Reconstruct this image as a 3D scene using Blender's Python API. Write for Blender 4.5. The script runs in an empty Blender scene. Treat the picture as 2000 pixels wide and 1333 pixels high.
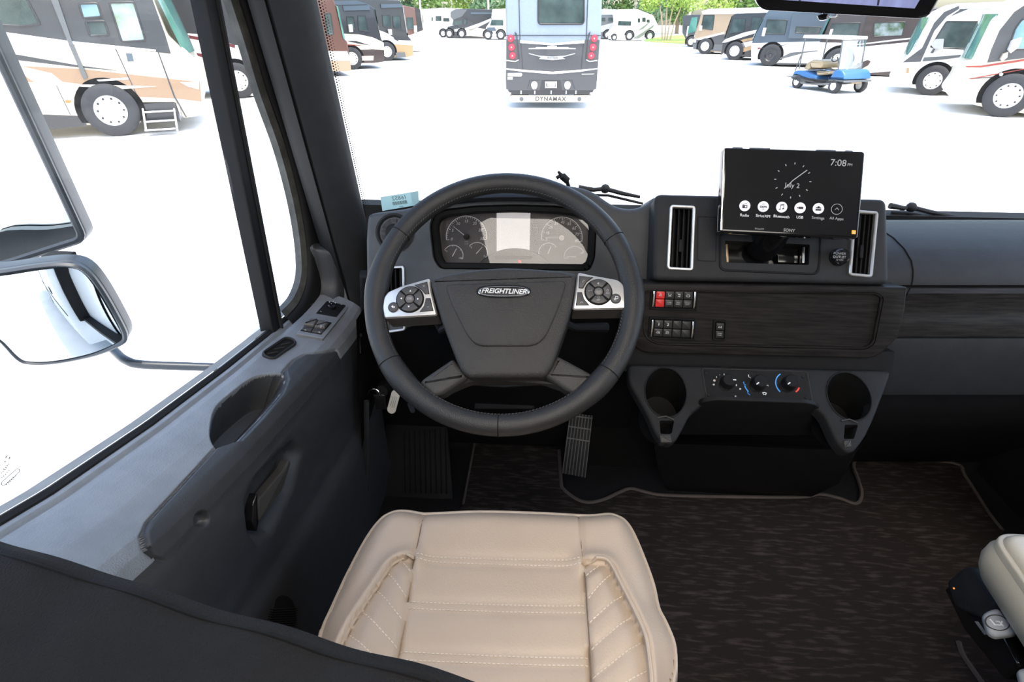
import bpy, bmesh, math, random
import numpy as np
from mathutils import Vector as V, Matrix
D = bpy.data; S = bpy.context.scene; COL = S.collection
PI = math.pi
random.seed(7)
# ------------------------------------------------------------------ camera
F = 1076.0; TH = math.radians(30.5); PS = math.radians(4.0); CZ = 2.2
cam = D.cameras.new('camera'); cam.sensor_width = 36.0; cam.lens = F/2000*36
cam.clip_start = 0.02; cam.clip_end = 600
camo = D.objects.new('camera', cam); COL.objects.link(camo)
camo.location = (0, 0, CZ); camo.rotation_euler = (PI/2-TH, 0, PS)
S.camera = camo
# ------------------------------------------------------------------ world, sun, exposure
W = D.worlds.new('sky'); S.world = W; W.use_nodes = True
wn = W.node_tree; wn.nodes.clear()
sky = wn.nodes.new('ShaderNodeTexSky'); sky.sky_type = 'NISHITA'; sky.sun_disc = False
sky.sun_elevation = math.radians(68); sky.sun_rotation = math.radians(150); sky.dust_density = 3.0; sky.air_density = 1.2
bg = wn.nodes.new('ShaderNodeBackground'); bg.inputs[1].default_value = 0.44
wo = wn.nodes.new('ShaderNodeOutputWorld')
wn.links.new(sky.outputs[0], bg.inputs[0]); wn.links.new(bg.outputs[0], wo.inputs[0])
sun = D.lights.new('sun', 'SUN'); sun.energy = 2.1; sun.angle = math.radians(0.6); sun.color = (1, .96, .9)
suno = D.objects.new('sun', sun); COL.objects.link(suno)
suno.rotation_euler = V((-.10, .16, -1)).to_track_quat('-Z', 'Y').to_euler(); suno.location = (10, -14, 40)
S.view_settings.view_transform = 'Standard'; S.view_settings.look = 'None'
S.view_settings.gamma = 1.0; S.view_settings.use_curve_mapping = False
S.view_settings.exposure = 0.75
try:
    S.cycles.use_denoising = True
    S.cycles.sample_clamp_indirect = 6.0
    S.cycles.max_bounces = 10; S.cycles.transparent_max_bounces = 16
    S.cycles.caustics_reflective = False; S.cycles.caustics_refractive = False
except Exception:
    pass
# ------------------------------------------------------------------ geometry helpers
_c, _s, _cy, _sy = math.cos(TH), math.sin(TH), math.cos(PS), math.sin(PS)
CAM = V((0, 0, CZ))
def ray(px, py):
    r = (px-1000)/F; u = (666.5-py)/F; h = _c+u*_s
    return V((r*_cy-h*_sy, h*_cy+r*_sy, u*_c-_s))
def atD(px, py, d): return CAM+ray(px, py)*d                 # point at a depth along the view axis
def atY(px, py, y): d = ray(px, py); return CAM+d*(y/d.y)
def atX(px, py, x): d = ray(px, py); return CAM+d*(x/d.x)
def atZ(px, py, z): d = ray(px, py); return CAM+d*((z-CZ)/d.z)
class PL:                                                    # a working plane in the scene
    def __init__(s, o, n, up=(0, 0, 1)):
        s.o = V(o); s.n = V(n).normalized(); s.u = V(up).cross(s.n).normalized(); s.v = s.n.cross(s.u)
    def px(s, x, y, w=0):
        d = ray(x, y); k = (s.o+s.n*w-CAM).dot(s.n)/d.dot(s.n); q = CAM+d*k-s.o
        return (q.dot(s.u), q.dot(s.v))
    def pxs(s, pts, w=0): return [s.px(x, y, w) for x, y in pts]
    def pt(s, u, v, w=0): return s.o+s.u*u+s.v*v+s.n*w
    def mpp(s, x, y):
        a = s.px(x, y); b = s.px(x+10, y); return math.dist(a, b)/10
def tilt(lean, yaw=0):                                       # normal facing the driver, leaning back by lean, turned left by yaw
    l, a = math.radians(lean), math.radians(yaw)
    return V((-math.sin(a)*math.cos(l), -math.cos(a)*math.cos(l), math.sin(l)))
def offset(p, d):                                            # shrink a closed 2-d polygon by d
    n = len(p); A = sum(p[i][0]*p[(i+1) % n][1]-p[(i+1) % n][0]*p[i][1] for i in range(n)); sg = 1 if A > 0 else -1
    r = []
    for i in range(n):
        a, b, c = V(p[i-1]), V(p[i]), V(p[(i+1) % n])
        e1 = (b-a); e2 = (c-b)
        if e1.length < 1e-9: e1 = e2
        if e2.length < 1e-9: e2 = e1
        e1.normalize(); e2.normalize()
        n1 = V((-e1.y, e1.x))*sg; n2 = V((-e2.y, e2.x))*sg; m = n1+n2
        if m.length < 1e-6: m = n1
        m.normalize(); k = max(.4, m.dot(n1)); q = b+m*(d/k); r.append((q.x, q.y))
    return r
def rnd(p, r, seg=4):                                        # round the corners of a closed polygon
    n = len(p); out = []
    for i in range(n):
        a, b, c = V(p[i-1]), V(p[i]), V(p[(i+1) % n])
        rr = r[i] if isinstance(r, (list, tuple)) else r
        t = min(rr, (a-b).length*.48, (c-b).length*.48)
        p0 = b+(a-b).normalized()*t; p1 = b+(c-b).normalized()*t
        for k in range(seg+1):
            f = k/seg; q = p0*(1-f)**2+b*2*f*(1-f)+p1*f*f; out.append((q.x, q.y))
    return out
def rect(u0, v0, u1, v1): return [(u0, v0), (u1, v0), (u1, v1), (u0, v1)]
def circ(c, r, n=24, ry=None): return [(c[0]+r*math.cos(2*PI*i/n), c[1]+(ry or r)*math.sin(2*PI*i/n)) for i in range(n)]
def spline(P, n=6, closed=False):                            # Catmull-Rom
    P = [V(p) for p in P]; out = []; m = len(P)
    for i in range(m if closed else m-1):
        g = (lambda k: P[k % m]) if closed else (lambda k: P[min(max(k, 0), m-1)])
        a, b, c, d = g(i-1), g(i), g(i+1), g(i+2)
        for k in range(n):
            t = k/n
            out.append(.5*((2*b)+(c-a)*t+(2*a-5*b+4*c-d)*t*t+(3*b-a-3*c+d)*t**3))
    if not closed: out.append(P[-1])
    return out
XY = PL((0, 0, 0), (0, 0, 1), (0, 1, 0))
class B:                                                     # collects geometry for one mesh
    def __init__(s): s.v = []; s.f = []
    def add(s, vs, fs):
        k = len(s.v); s.v += [tuple(q) for q in vs]; s.f += [tuple(i+k for i in f) for f in fs]; return s
    def box(s, c, size, ax=None):
        ax = ax or (V((1, 0, 0)), V((0, 1, 0)), V((0, 0, 1))); c = V(c)
        vs = [c+ax[0]*(i*size[0]/2)+ax[1]*(j*size[1]/2)+ax[2]*(k*size[2]/2) for i in (-1, 1) for j in (-1, 1) for k in (-1, 1)]
        return s.add(vs, [(0, 1, 3, 2), (4, 6, 7, 5), (0, 4, 5, 1), (2, 3, 7, 6), (0, 2, 6, 4), (1, 5, 7, 3)])
    def prism(s, pl, p, w0, w1, bev=0, bseg=3, back=True, ramp=None):
        sec = [(w0, 0)]
        if bev: sec += [(w1-bev*(1-math.sin(k*PI/2/bseg)), bev*(1-math.cos(k*PI/2/bseg))) for k in range(bseg+1)]
        else: sec += [(w1, 0)]
        n = len(p); vs = []
        for w, i in sec:
            q = offset(p, i) if i else p
            vs += [pl.pt(a, b, w) for a, b in q]
        fs = []
        for k in range(len(sec)-1):
            for i in range(n): j = (i+1) % n; fs.append((k*n+i, k*n+j, (k+1)*n+j, (k+1)*n+i))
        fs.append(tuple(range((len(sec)-1)*n, len(sec)*n)))
        if back: fs.append(tuple(reversed(range(n))))
        return s.add(vs, fs)
    def ring(s, pl, po, pi, w0, w1, bev=0):                  # frame between two polygons of equal count
        n = len(po); c = bev
        a = [pl.pt(*q, w0) for q in po]+[pl.pt(*q, w1-c) for q in po]+[pl.pt(*q, w1) for q in offset(po, c)]
        b = [pl.pt(*q, w1) for q in offset(pi, -c)]+[pl.pt(*q, w1-c) for q in pi]+[pl.pt(*q, w0) for q in pi]
        fs = []
        for k in range(5):
            for i in range(n): j = (i+1) % n; fs.append((k*n+i, k*n+j, (k+1)*n+j, (k+1)*n+i))
        return s.add(a+b, fs)
    def tube(s, pts, r, n=8, closed=False, cap=True):
        pts = [V(p) for p in pts]; m = len(pts); vs = []; fs = []; prev = None
        for i, p in enumerate(pts):
            a = pts[(i-1) % m] if (closed or i > 0) else p; b = pts[(i+1) % m] if (closed or i < m-1) else p
            t = (b-a).normalized() if (b-a).length > 0 else V((0, 0, 1))
            if prev is None: x = t.orthogonal().normalized()
            else: x = (prev-t*prev.dot(t)); x = x.normalized() if x.length > 1e-6 else t.orthogonal().normalized()
            prev = x; y = t.cross(x); rr = r[i] if isinstance(r, (list, tuple)) else r
            vs += [p+x*rr*math.cos(2*PI*k/n)+y*rr*math.sin(2*PI*k/n) for k in range(n)]
        for i in range(m if closed else m-1):
            i2 = (i+1) % m
            for k in range(n): k2 = (k+1) % n; fs.append((i*n+k, i*n+k2, i2*n+k2, i2*n+k))
        if cap and not closed: fs += [tuple(reversed(range(n))), tuple(range((m-1)*n, m*n))]
        return s.add(vs, fs)
    def lathe(s, o, axis, prof, n=24, x=None, arc=None):      # prof: (radius, height along the axis)
        o = V(o); a = V(axis).normalized(); x = V(x).normalized() if x is not None else a.orthogonal().normalized(); y = a.cross(x)
        full = arc is None; a0, a1 = (0, 2*PI) if full else arc; m = n if full else n+1; vs = []; fs = []
        for k in range(m):
            t = a0+(a1-a0)*k/n; d = x*math.cos(t)+y*math.sin(t)
            vs += [o+d*r+a*h for r, h in prof]
        q = len(prof)
        for k in range(n):
            k2 = (k+1) % m if full else k+1
            for i in range(q-1): fs.append((k*q+i, k2*q+i, k2*q+i+1, k*q+i+1))
        return s.add(vs, fs)
    def grid(s, P, wrap=False):                               # P[i][j] points
        n, m = len(P), len(P[0]); vs = [q for row in P for q in row]; fs = []
        for i in range(n-1):
            for j in range(m if wrap else m-1): j2 = (j+1) % m; fs.append((i*m+j, i*m+j2, (i+1)*m+j2, (i+1)*m+j))
        return s.add(vs, fs)
    def ball(s, c, r, n=12, sc=(1, 1, 1)):
        c = V(c); vs = []; fs = []; m = n//2
        for i in range(m+1):
            t = PI*i/m
            for j in range(n): p = 2*PI*j/n; vs.append(c+V((r*math.sin(t)*math.cos(p)*sc[0], r*math.sin(t)*math.sin(p)*sc[1], r*math.cos(t)*sc[2])))
        for i in range(m):
            for j in range(n): j2 = (j+1) % n; fs.append((i*n+j, (i+1)*n+j, (i+1)*n+j2, i*n+j2))
        return s.add(vs, fs)
    def plate(s, pl, outer, holes, w0, w1, bev=0, bseg=3):     # slab with holes, outer front edge rounded
        sec = [(w0, 0)]+([(w1-bev*(1-math.sin(k*PI/2/bseg)), bev*(1-math.cos(k*PI/2/bseg))) for k in range(bseg+1)] if bev else [(w1, 0)])
        n = len(outer); vs = []; fs = []
        for w, i in sec: vs += [pl.pt(a, b, w) for a, b in (offset(outer, i) if i else outer)]
        for k in range(len(sec)-1):
            for i in range(n): j = (i+1) % n; fs.append((k*n+i, k*n+j, (k+1)*n+j, (k+1)*n+i))
        s.add(vs, fs)
        for h in holes:
            m = len(h); s.add([pl.pt(a, b, w1) for a, b in h]+[pl.pt(a, b, w0) for a, b in h], [(i, (i+1) % m, m+(i+1) % m, m+i) for i in range(m)])
        bm = bmesh.new(); ed = []
        for lp in [offset(outer, sec[-1][1]) if bev else outer]+list(holes):
            q = [bm.verts.new((a, b, 0)) for a, b in lp]
            ed += [bm.edges.new((q[i], q[(i+1) % len(q)])) for i in range(len(q))]
        bmesh.ops.triangle_fill(bm, edges=ed, use_beauty=True, use_dissolve=False)
        bm.verts.index_update(); bm.faces.ensure_lookup_table()
        s.add([pl.pt(q.co.x, q.co.y, w1) for q in bm.verts], [tuple(x.index for x in f.verts) for f in bm.faces]); bm.free()
        return s
    def build(s, name, mat, parent=None, smooth=35, merge=True):
        me = D.meshes.new(name); me.from_pydata(s.v, [], s.f)
        bm = bmesh.new(); bm.from_mesh(me)
        if merge: bmesh.ops.remove_doubles(bm, verts=bm.verts, dist=1e-6)
        bmesh.ops.recalc_face_normals(bm, faces=bm.faces)
        bm.to_mesh(me); bm.free()
        if smooth:
            me.polygons.foreach_set('use_smooth', [True]*len(me.polygons))
            me.set_sharp_from_angle(angle=math.radians(smooth))
        me.materials.append(mat)
        return link(name, me, parent)
def link(name, me, parent=None):
    o = D.objects.new(name, me); COL.objects.link(o)
    if parent is not None:
        o.parent = parent; o.matrix_parent_inverse = wmat(parent).inverted()
    return o
def wmat(o):
    m = o.matrix_basis
    return m if o.parent is None else wmat(o.parent) @ o.matrix_parent_inverse @ m
def tag(o, label=None, cat=None, group=None, kind=None):
    if label: o['label'] = label
    if cat: o['category'] = cat
    if group: o['group'] = group
    if kind: o['kind'] = kind
    return o
def thing(name, loc, label, cat, group=None, kind=None):
    o = D.objects.new(name, None); COL.objects.link(o); o.location = loc; o.empty_display_size = .05
    return tag(o, label, cat, group, kind)
def textmesh(txt, size, shear=0, bold=0, ext=.0001, align='CENTER', mirror=False, space=1.0):
    cu = D.curves.new('lettering', 'FONT'); cu.body = txt; cu.size = size; cu.shear = shear; cu.offset = bold*size; cu.extrude = ext
    cu.align_x = align; cu.align_y = 'CENTER'; cu.resolution_u = 3; cu.space_character = space
    ob = D.objects.new('lettering', cu); COL.objects.link(ob)
    dg = bpy.context.evaluated_depsgraph_get(); me = D.meshes.new_from_object(ob.evaluated_get(dg))
    D.objects.remove(ob); D.curves.remove(cu)
    return me
def text(txt, pl, uv, size, w, mat, parent, name='lettering', rot=0, mirror=False, **k):
    me = textmesh(txt, size, **k); cr, sr = math.cos(rot), math.sin(rot)
    for q in me.vertices:
        x, y, z = q.co
        if mirror: x = -x
        q.co = pl.pt(uv[0]+x*cr-y*sr, uv[1]+x*sr+y*cr, w+z)
    me.materials.clear(); me.materials.append(mat); me.name = name
    return link(name, me, parent)
def dist_seg(P, poly, closed=True):                          # numpy: distance of points P (n,2) to a polyline
    A = np.array([(q[0], q[1]) for q in poly]); Bq = np.roll(A, -1, axis=0)
    if not closed: A, Bq = A[:-1], Bq[:-1]
    best = np.full(len(P), 1e9)
    for a, b in zip(A, Bq):
        d = b-a; L = max(1e-12, d@d); t = np.clip(((P-a)@d)/L, 0, 1); q = a+t[:, None]*d
        best = np.minimum(best, np.hypot(*(P-q).T))
    return best
def inside(P, poly):
    r = np.zeros(len(P), bool); n = len(poly); x, y = P[:, 0], P[:, 1]
    for i in range(n):
        x0, y0 = poly[i][0], poly[i][1]; x1, y1 = poly[(i+1) % n][0], poly[(i+1) % n][1]
        if y0 == y1: continue
        r ^= ((y0 > y) != (y1 > y)) & (x < (x1-x0)*(y-y0)/(y1-y0)+x0)
    return r
# ------------------------------------------------------------------ materials
def M(name, col, rough=.5, metal=0, var=.08, scale=30, bump=0, bscale=400, spec=.5, emit=None, es=1, stretch=None, coat=0, col2=None, ramp=(.35, .65), alpha=1):
    m = D.materials.new(name); m.use_nodes = True; nt = m.node_tree; b = nt.nodes['Principled BSDF']
    b.inputs['Roughness'].default_value = rough; b.inputs['Metallic'].default_value = metal
    b.inputs['Specular IOR Level'].default_value = spec; b.inputs['Coat Weight'].default_value = coat
    tc = nt.nodes.new('ShaderNodeTexCoord'); mp = nt.nodes.new('ShaderNodeMapping'); nt.links.new(tc.outputs['Object'], mp.inputs[0])
    if stretch: mp.inputs['Scale'].default_value = stretch
    no = nt.nodes.new('ShaderNodeTexNoise'); no.inputs['Scale'].default_value = scale; no.inputs['Detail'].default_value = 4
    nt.links.new(mp.outputs[0], no.inputs['Vector'])
    cr = nt.nodes.new('ShaderNodeValToRGB'); nt.links.new(no.outputs['Fac'], cr.inputs[0])
    c2 = col2 or tuple(min(1, q*(1+var)) for q in col); c1 = col if col2 else tuple(q*(1-var) for q in col)
    cr.color_ramp.elements[0].position = ramp[0]; cr.color_ramp.elements[1].position = ramp[1]
    cr.color_ramp.elements[0].color = (*c1, 1); cr.color_ramp.elements[1].color = (*c2, 1)
    nt.links.new(cr.outputs[0], b.inputs['Base Color'])
    if bump:
        n2 = nt.nodes.new('ShaderNodeTexNoise'); n2.inputs['Scale'].default_value = bscale; n2.inputs['Detail'].default_value = 2
        nt.links.new(mp.outputs[0], n2.inputs['Vector'])
        bp = nt.nodes.new('ShaderNodeBump'); bp.inputs['Strength'].default_value = bump; bp.inputs['Distance'].default_value = .002
        nt.links.new(n2.outputs['Fac'], bp.inputs['Height']); nt.links.new(bp.outputs[0], b.inputs['Normal'])
    if emit: b.inputs['Emission Color'].default_value = (*emit, 1); b.inputs['Emission Strength'].default_value = es
    return m
def glassmat(name, tint=(1, 1, 1), refl=1.0, rough=0.0):      # thin sheet: clear with a Fresnel reflection
    m = D.materials.new(name); m.use_nodes = True; nt = m.node_tree; nt.nodes.clear()
    o = nt.nodes.new('ShaderNodeOutputMaterial'); mx = nt.nodes.new('ShaderNodeMixShader'); t = nt.nodes.new('ShaderNodeBsdfTransparent'); g = nt.nodes.new('ShaderNodeBsdfGlossy')
    fr = nt.nodes.new('ShaderNodeFresnel'); fr.inputs[0].default_value = 1.5
    mu = nt.nodes.new('ShaderNodeMath'); mu.operation = 'MULTIPLY'; mu.inputs[1].default_value = refl
    t.inputs[0].default_value = (*tint, 1); g.inputs['Roughness'].default_value = rough
    nt.links.new(fr.outputs[0], mu.inputs[0]); nt.links.new(mu.outputs[0], mx.inputs[0]); nt.links.new(t.outputs[0], mx.inputs[1]); nt.links.new(g.outputs[0], mx.inputs[2]); nt.links.new(mx.outputs[0], o.inputs[0])
    return m
m_plastic = M('charcoal_plastic', (.026, .027, .029), .55, bump=.25, bscale=900, spec=.16)
m_plastic_dk = M('black_plastic', (.010, .010, .011), .55, bump=.2, bscale=900, spec=.15)
m_door_lit = M('door_plastic_lit', (.165, .175, .190), .40, bump=.35, bscale=500, spec=1.0)  # lit tone of the door plastic, window light painted into the colour
m_black = M('matte_black', (.006, .006, .006), .7, spec=.15)
m_gloss = M('gloss_black', (.008, .008, .009), .12)
m_rubber = M('black_rubber', (.011, .011, .012), .6, spec=.2)
m_wood = M('dark_wood_grain', (.010, .009, .009), .40, scale=6, stretch=(1.5, 40, 40), col2=(.022, .020, .019), spec=.10, bump=.1, bscale=60)
m_leather_blk = M('black_leather', (.020, .0195, .020), .42, bump=.35, bscale=700, spec=.35)
m_pad = M('airbag_vinyl', (.032, .0300, .0285), .5, bump=.6, bscale=450, spec=.28)
m_spoke = M('spoke_plastic', (.040, .038, .036), .5, bump=.3, bscale=600, spec=.25)
m_silver = M('satin_silver', (.62, .61, .60), .33, .75)
m_silver_side = M('silver_shell', (.13, .12, .115), .4, .3)
m_chrome = M('chrome', (.75, .76, .78), .12, 1)
m_button = M('button_grey', (.045, .042, .042), .45)
m_white = M('white_print', (.75, .75, .75), .5)
m_white_dim = M('grey_print', (.30, .30, .30), .5)
m_glow = M('lit_white', (.4, .4, .4), .5, emit=(.95, .93, 1), es=.32)
m_glow_dim = M('lit_grey', (.2, .2, .2), .5, emit=(.85, .85, .9), es=.16)
m_red = M('hazard_red', (.60, .025, .025), .35)
m_shelf = M('console_plastic', (.019, .0195, .0205), .6, bump=.25, bscale=900, spec=.12)
m_leather = M('beige_leather', (.47, .365, .27), .42, scale=8, var=.03, bump=.25, bscale=350)
m_leather_dk = M('beige_piping', (.46, .365, .275), .42, var=.03, bump=.25, bscale=350)
m_leather_pass = M('cream_leather', (.46, .41, .32), .42, scale=8, var=.03, bump=.2, bscale=350)
m_thread = M('cream_thread', (.68, .60, .50), .7)
m_thread_dk = M('grey_thread', (.055, .052, .05), .7)
m_carpet = M('brown_carpet', (.024, .0195, .0175), .95, scale=20, stretch=(1, 5.5, 1), col2=(.075, .062, .057), ramp=(.50, .78), bump=.8, bscale=260, spec=.1)
m_carpet_edge = M('carpet_binding', (.075, .062, .055), .9, bump=.5, bscale=300)
m_cloth = M('black_cloth', (.0085, .0085, .009), .85, stretch=(1, 1, 1), bump=.8, bscale=500, spec=.2)
m_headliner = M('grey_headliner', (.35, .35, .34), .9)
m_coach = M('coach_interior', (.50, .44, .37), .8)
m_glass = glassmat('windshield_glass', (.96, .98, .97), .5)
m_lens = glassmat('gauge_lens', (.93, .92, .92), .62)
m_mirror = M('mirror_silver', (.60, .635, .64), .02, 1, var=0)
m_door_shade = M('door_plastic_shade', (.038, .040, .044), .46, bump=.25, bscale=700, spec=.45)  # darker tone of the same door plastic, shade painted in
m_binn_lit = M('binnacle_plastic_lit', (.052, .054, .057), .5, bump=.25, bscale=900, spec=.3)  # dash plastic made lighter here, side window light painted in
m_housing = M('mirror_housing_grey', (.032, .038, .046), .35)
m_body_white = M('white_paint', (.78, .79, .80), .25, coat=.5, var=.02)
# ------------------------------------------------------------------ cab shell
FLZ = 1.0
def st(o, label, cat): return tag(o, label, cat, kind='structure')
st(B().box((.42, -1.6, FLZ-.03), (2.3, 6.2, .06)).build('floor', m_rubber), 'black rubber covered cab floor under the carpet', 'floor')
st(B().box((.42, 1.47, 1.35), (1.9, .05, .82)).build('wall_front', m_black), 'dark firewall beneath the dashboard', 'wall')
cl = B().box((.42, .33, 2.66), (2.0, 1.66, .06)); st(cl.build('ceiling', m_headliner), 'grey cab headliner above the seats', 'ceiling')
st(B().box((.42, -2.5, 2.93), (2.3, 4.1, .06)).build('coach_ceiling', m_coach), 'pale coach ceiling behind the cab', 'ceiling')
st(B().box((.42, -4.6, 1.95), (2.4, .05, 2.0)).build('wall_back', m_coach), 'tan back wall of the coach', 'wall')
wr = B().box((1.36, .35, 1.32), (.06, 2.0, .70)); wr.box((1.36, .30, 2.58), (.06, 1.7, .12)); wr.box((1.36, -.28, 2.1), (.06, .55, .95))
wr.box((1.60, -2.6, 1.95), (.05, 4.1, 2.0)); wr.box((1.47, -.55, 1.95), (.28, .05, 2.0))
st(wr.build('wall_right', m_plastic_dk), 'dark passenger side wall of the cab', 'wall')
wl = B().box((-.60, -.28, 1.83), (.05, .6, 1.66)); wl.box((-.60, .40, 2.60), (.05, 1.5, .10)); wl.box((-.75, -2.6, 1.95), (.05, 4.1, 2.0)); wl.box((-.66, -.57, 1.95), (.2, .05, 2.0))
st(wl.build('wall_left', m_plastic_dk), 'dark cab wall behind the driver door', 'wall')
# coach shell outside, seen in the side mirrors
ce = B()
ce.box((-.84, -4.1, 2.05), (.03, 7.0, 3.1)); ce.box((1.68, -4.1, 2.05), (.03, 7.0, 3.1)); ce.box((.42, -4.1, 3.62), (2.5, 7.0, .05)); ce.box((.42, -7.6, 2.05), (2.5, .03, 3.1))
ce.box((-.74, -.60, 2.05), (.2, .03, 3.1)); ce.box((1.58, -.60, 2.05), (.2, .03, 3.1)); ce.box((.42, -.60, 3.2), (2.4, .03, .85))
ce.box((.42, .25, 2.76), (2.1, 1.7, .05)); ce.box((-.635, -.25, 1.5), (.02, .7, 2.0)); ce.box((-.635, .55, 1.10), (.02, 1.0, 1.0)); ce.box((1.40, .4, 1.10), (.02, 1.9, 1.0))
co = ce.build('coach_body', m_body_white); st(co, 'white painted coach body reflected in the side mirrors', 'coach body')
cb = B()
for z in (1.05, 1.9): cb.box((-.858, -4.1, z), (.01, 7.0, .012))
cb.box((-.858, -3.0, 1.5), (.012, .02, 2.0)); cb.build('panel_joint', m_rubber, co)
cw = B().box((-.858, -2.2, 2.45), (.012, 1.0, .6)); cw.build('side_window', m_gloss, co)
B().box((-.858, -1.4, 1.25), (.014, .22, .10)).build('fuel_door', m_rubber, co)
def wheel_lathe(b, c, ax, R, w): b.lathe(c, ax, [(R*.58, -w/2), (R*.8, -w/2*1.02), (R*.96, -w/2*.8), (R, -w*.3), (R, w*.3), (R*.96, w/2*.8), (R*.8, w/2*1.02), (R*.58, w/2)], 32)
tw = B(); wheel_lathe(tw, (-.68, -4.7, .5), (1, 0, 0), .5, .28); tw.build('tire', m_rubber, co)
# added coach ceiling fill panels, out of view, lighting the cab and gauge lens
m_fill = M('fill_emitter', (.9, .88, .84), .6, emit=(1, .93, .84), es=6.0)
fill_no = ['nearest the cab', 'deeper in the coach']
for i, (x, y, z) in enumerate(((.27, -1.42, 2.895), (.27, -3.3, 2.895))):
    t = thing('fill_panel', (x, y, z), 'added unseen fill light on the coach ceiling '+fill_no[i], 'fill light', 'added coach fill lights')
    lp = PL((x, y, z), (0, 0, -1), (0, 1, 0))
    B().ring(lp, rect(-.76, -.56, .76, .56), rect(-.72, -.52, .72, .52), 0, .03, .004).build('fill_frame', m_white, t)
    B().prism(lp, rect(-.72, -.52, .72, .52), 0, .018).build('fill_diffuser', m_fill, t)
dm = thing('cab_fill', (.08, .08, 2.63), 'added unseen fill light on the cab headliner', 'dome light')  # added overhead fill, out of view, brightens seats and level surfaces
dpl_ = PL((.08, .08, 2.63), (0, 0, -1), (0, 1, 0)); m_cab_fill = M('cab_fill_emitter', (.9, .88, .84), .6, emit=(1, .92, .82), es=13)
B().ring(dpl_, rnd(rect(-.24, -.17, .24, .17), .03), rnd(rect(-.22, -.15, .22, .15), .02), 0, .025, .004).build('fill_frame', m_white, dm)
B().prism(dpl_, rect(-.22, -.15, .22, .15), 0, .015).build('fill_diffuser', m_cab_fill, dm)
# ------------------------------------------------------------------ windshield
XC = .42
def ws(x, z): return V((x, 1.45-.16*((x-XC)/.87)**2-.22*(z-1.795), z))
w1 = thing('window_1', (XC, 1.45, 1.75), 'curved one-piece truck windshield glass above the dashboard', 'windshield', kind='structure')
B().grid([[ws(-.47+1.78*j/40, 1.70+.95*i/12) for j in range(41)] for i in range(13)]).build('windshield_glass', m_glass, w1)
fd = B()                                                         # printed dots along the edge of the glass
for k in range(95):
    z = 1.78+.48*k/95
    for c in range(3):
        r = (.0018, .0013, .0009)[c]; o = ws(-.4485+.0045*c, z+.0027*(c % 2))+V((0, -.003, 0))
        fd.add([o+V((r*math.cos(a*PI/3), 0, r*math.sin(a*PI/3))) for a in range(6)], [tuple(range(6))])
tag(fd.build('frit_dots', m_black, w1, 0), kind='stuff')
B().grid([[ws(-.47+1.78*j/40, 1.69+.03*i)+V((0, -.004, 0)) for j in range(41)] for i in range(3)]).build('lower_seal', m_rubber, w1)
# stock sticker on the glass, printed for readers outside
so = ws(-.30, 1.80); sp = PL(atY(782, 391, 1.325), (0, -1, -.22))
stk = thing('windshield_sticker', sp.o, 'pale green stock number sticker on the windshield corner', 'sticker')
m_sticker = M('sticker_green', (.42, .56, .54), .5); _nt = m_sticker.node_tree; _tr = _nt.nodes.new('ShaderNodeBsdfTranslucent'); _tr.inputs[0].default_value = (.60, .70, .68, 1); _mx = _nt.nodes.new('ShaderNodeMixShader'); _mx.inputs[0].default_value = .8; _nt.links.new(_nt.nodes['Principled BSDF'].outputs[0], _mx.inputs[1]); _nt.links.new(_tr.outputs[0], _mx.inputs[2]); _nt.links.new(_mx.outputs[0], _nt.nodes['Material Output'].inputs[0]); m_ink = M('grey_ink', (.13, .18, .18), .6)
so_ = sp.pxs([(743, 385), (817, 373), (819, 400), (747, 412)])
B().prism(sp, so_, 0, .0006).build('sticker_sheet', m_sticker, stk)
rs = math.radians(9)
text('16852', sp, sp.px(780, 386.5), .0155, .0012, m_ink, stk, rot=rs, mirror=True)
bc = B(); c0 = V(sp.px(781, 396)); du = V((math.cos(rs), math.sin(rs))); dv = V((-du.y, du.x)); x = -.0185; k = 0
while x < .0185:
    w = (.0011, .0018, .0008, .0024, .0012)[k % 5]; a = c0+du*x; b = c0+du*(x+w)
    bc.prism(sp, [tuple(a-dv*.0045), tuple(b-dv*.0045), tuple(b+dv*.0045), tuple(a+dv*.0045)], .0006, .0012); x += w+.0011; k += 1
bc.build('barcode', m_ink, stk)
text('2024', sp, sp.px(784, 403.5), .0052, .0012, m_ink, stk, rot=rs, mirror=True)
# ------------------------------------------------------------------ A pillar
pil = thing('trim_1', (-.5, 1.2, 1.6), 'dark charcoal windshield pillar trim beside the driver window', 'pillar trim', kind='structure')
def lean(z): return -.22*(z-1.795)
prof = [(-.47, 1.305), (-.452, 1.288), (-.446, 1.268), (-.4475, 1.245), (-.456, 1.222), (-.470, 1.205), (-.487, 1.193), (-.500, 1.187)]
prof2 = [(-.502, 1.193), (-.507, 1.195), (-.509, 1.190), (-.53, 1.198), (-.55, 1.212), (-.562, 1.235), (-.566, 1.27)]
zz = [1.40+1.25*i/16 for i in range(17)]
B().grid([[V((x, y+lean(z), z)) for x, y in prof] for z in zz]).build('pillar_cover', m_plastic, pil)
B().grid([[V((x, y+lean(z), z)) for x, y in prof2] for z in zz]).build('pillar_seal', m_rubber, pil)
B().tube([atX(655, 432, -.515), atX(660, 455, -.515), atX(664, 482, -.512)], [.002, .0045, .002], 6).build('trim_clip', M('clip_grey', (.16, .17, .16), .5), pil)
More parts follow.
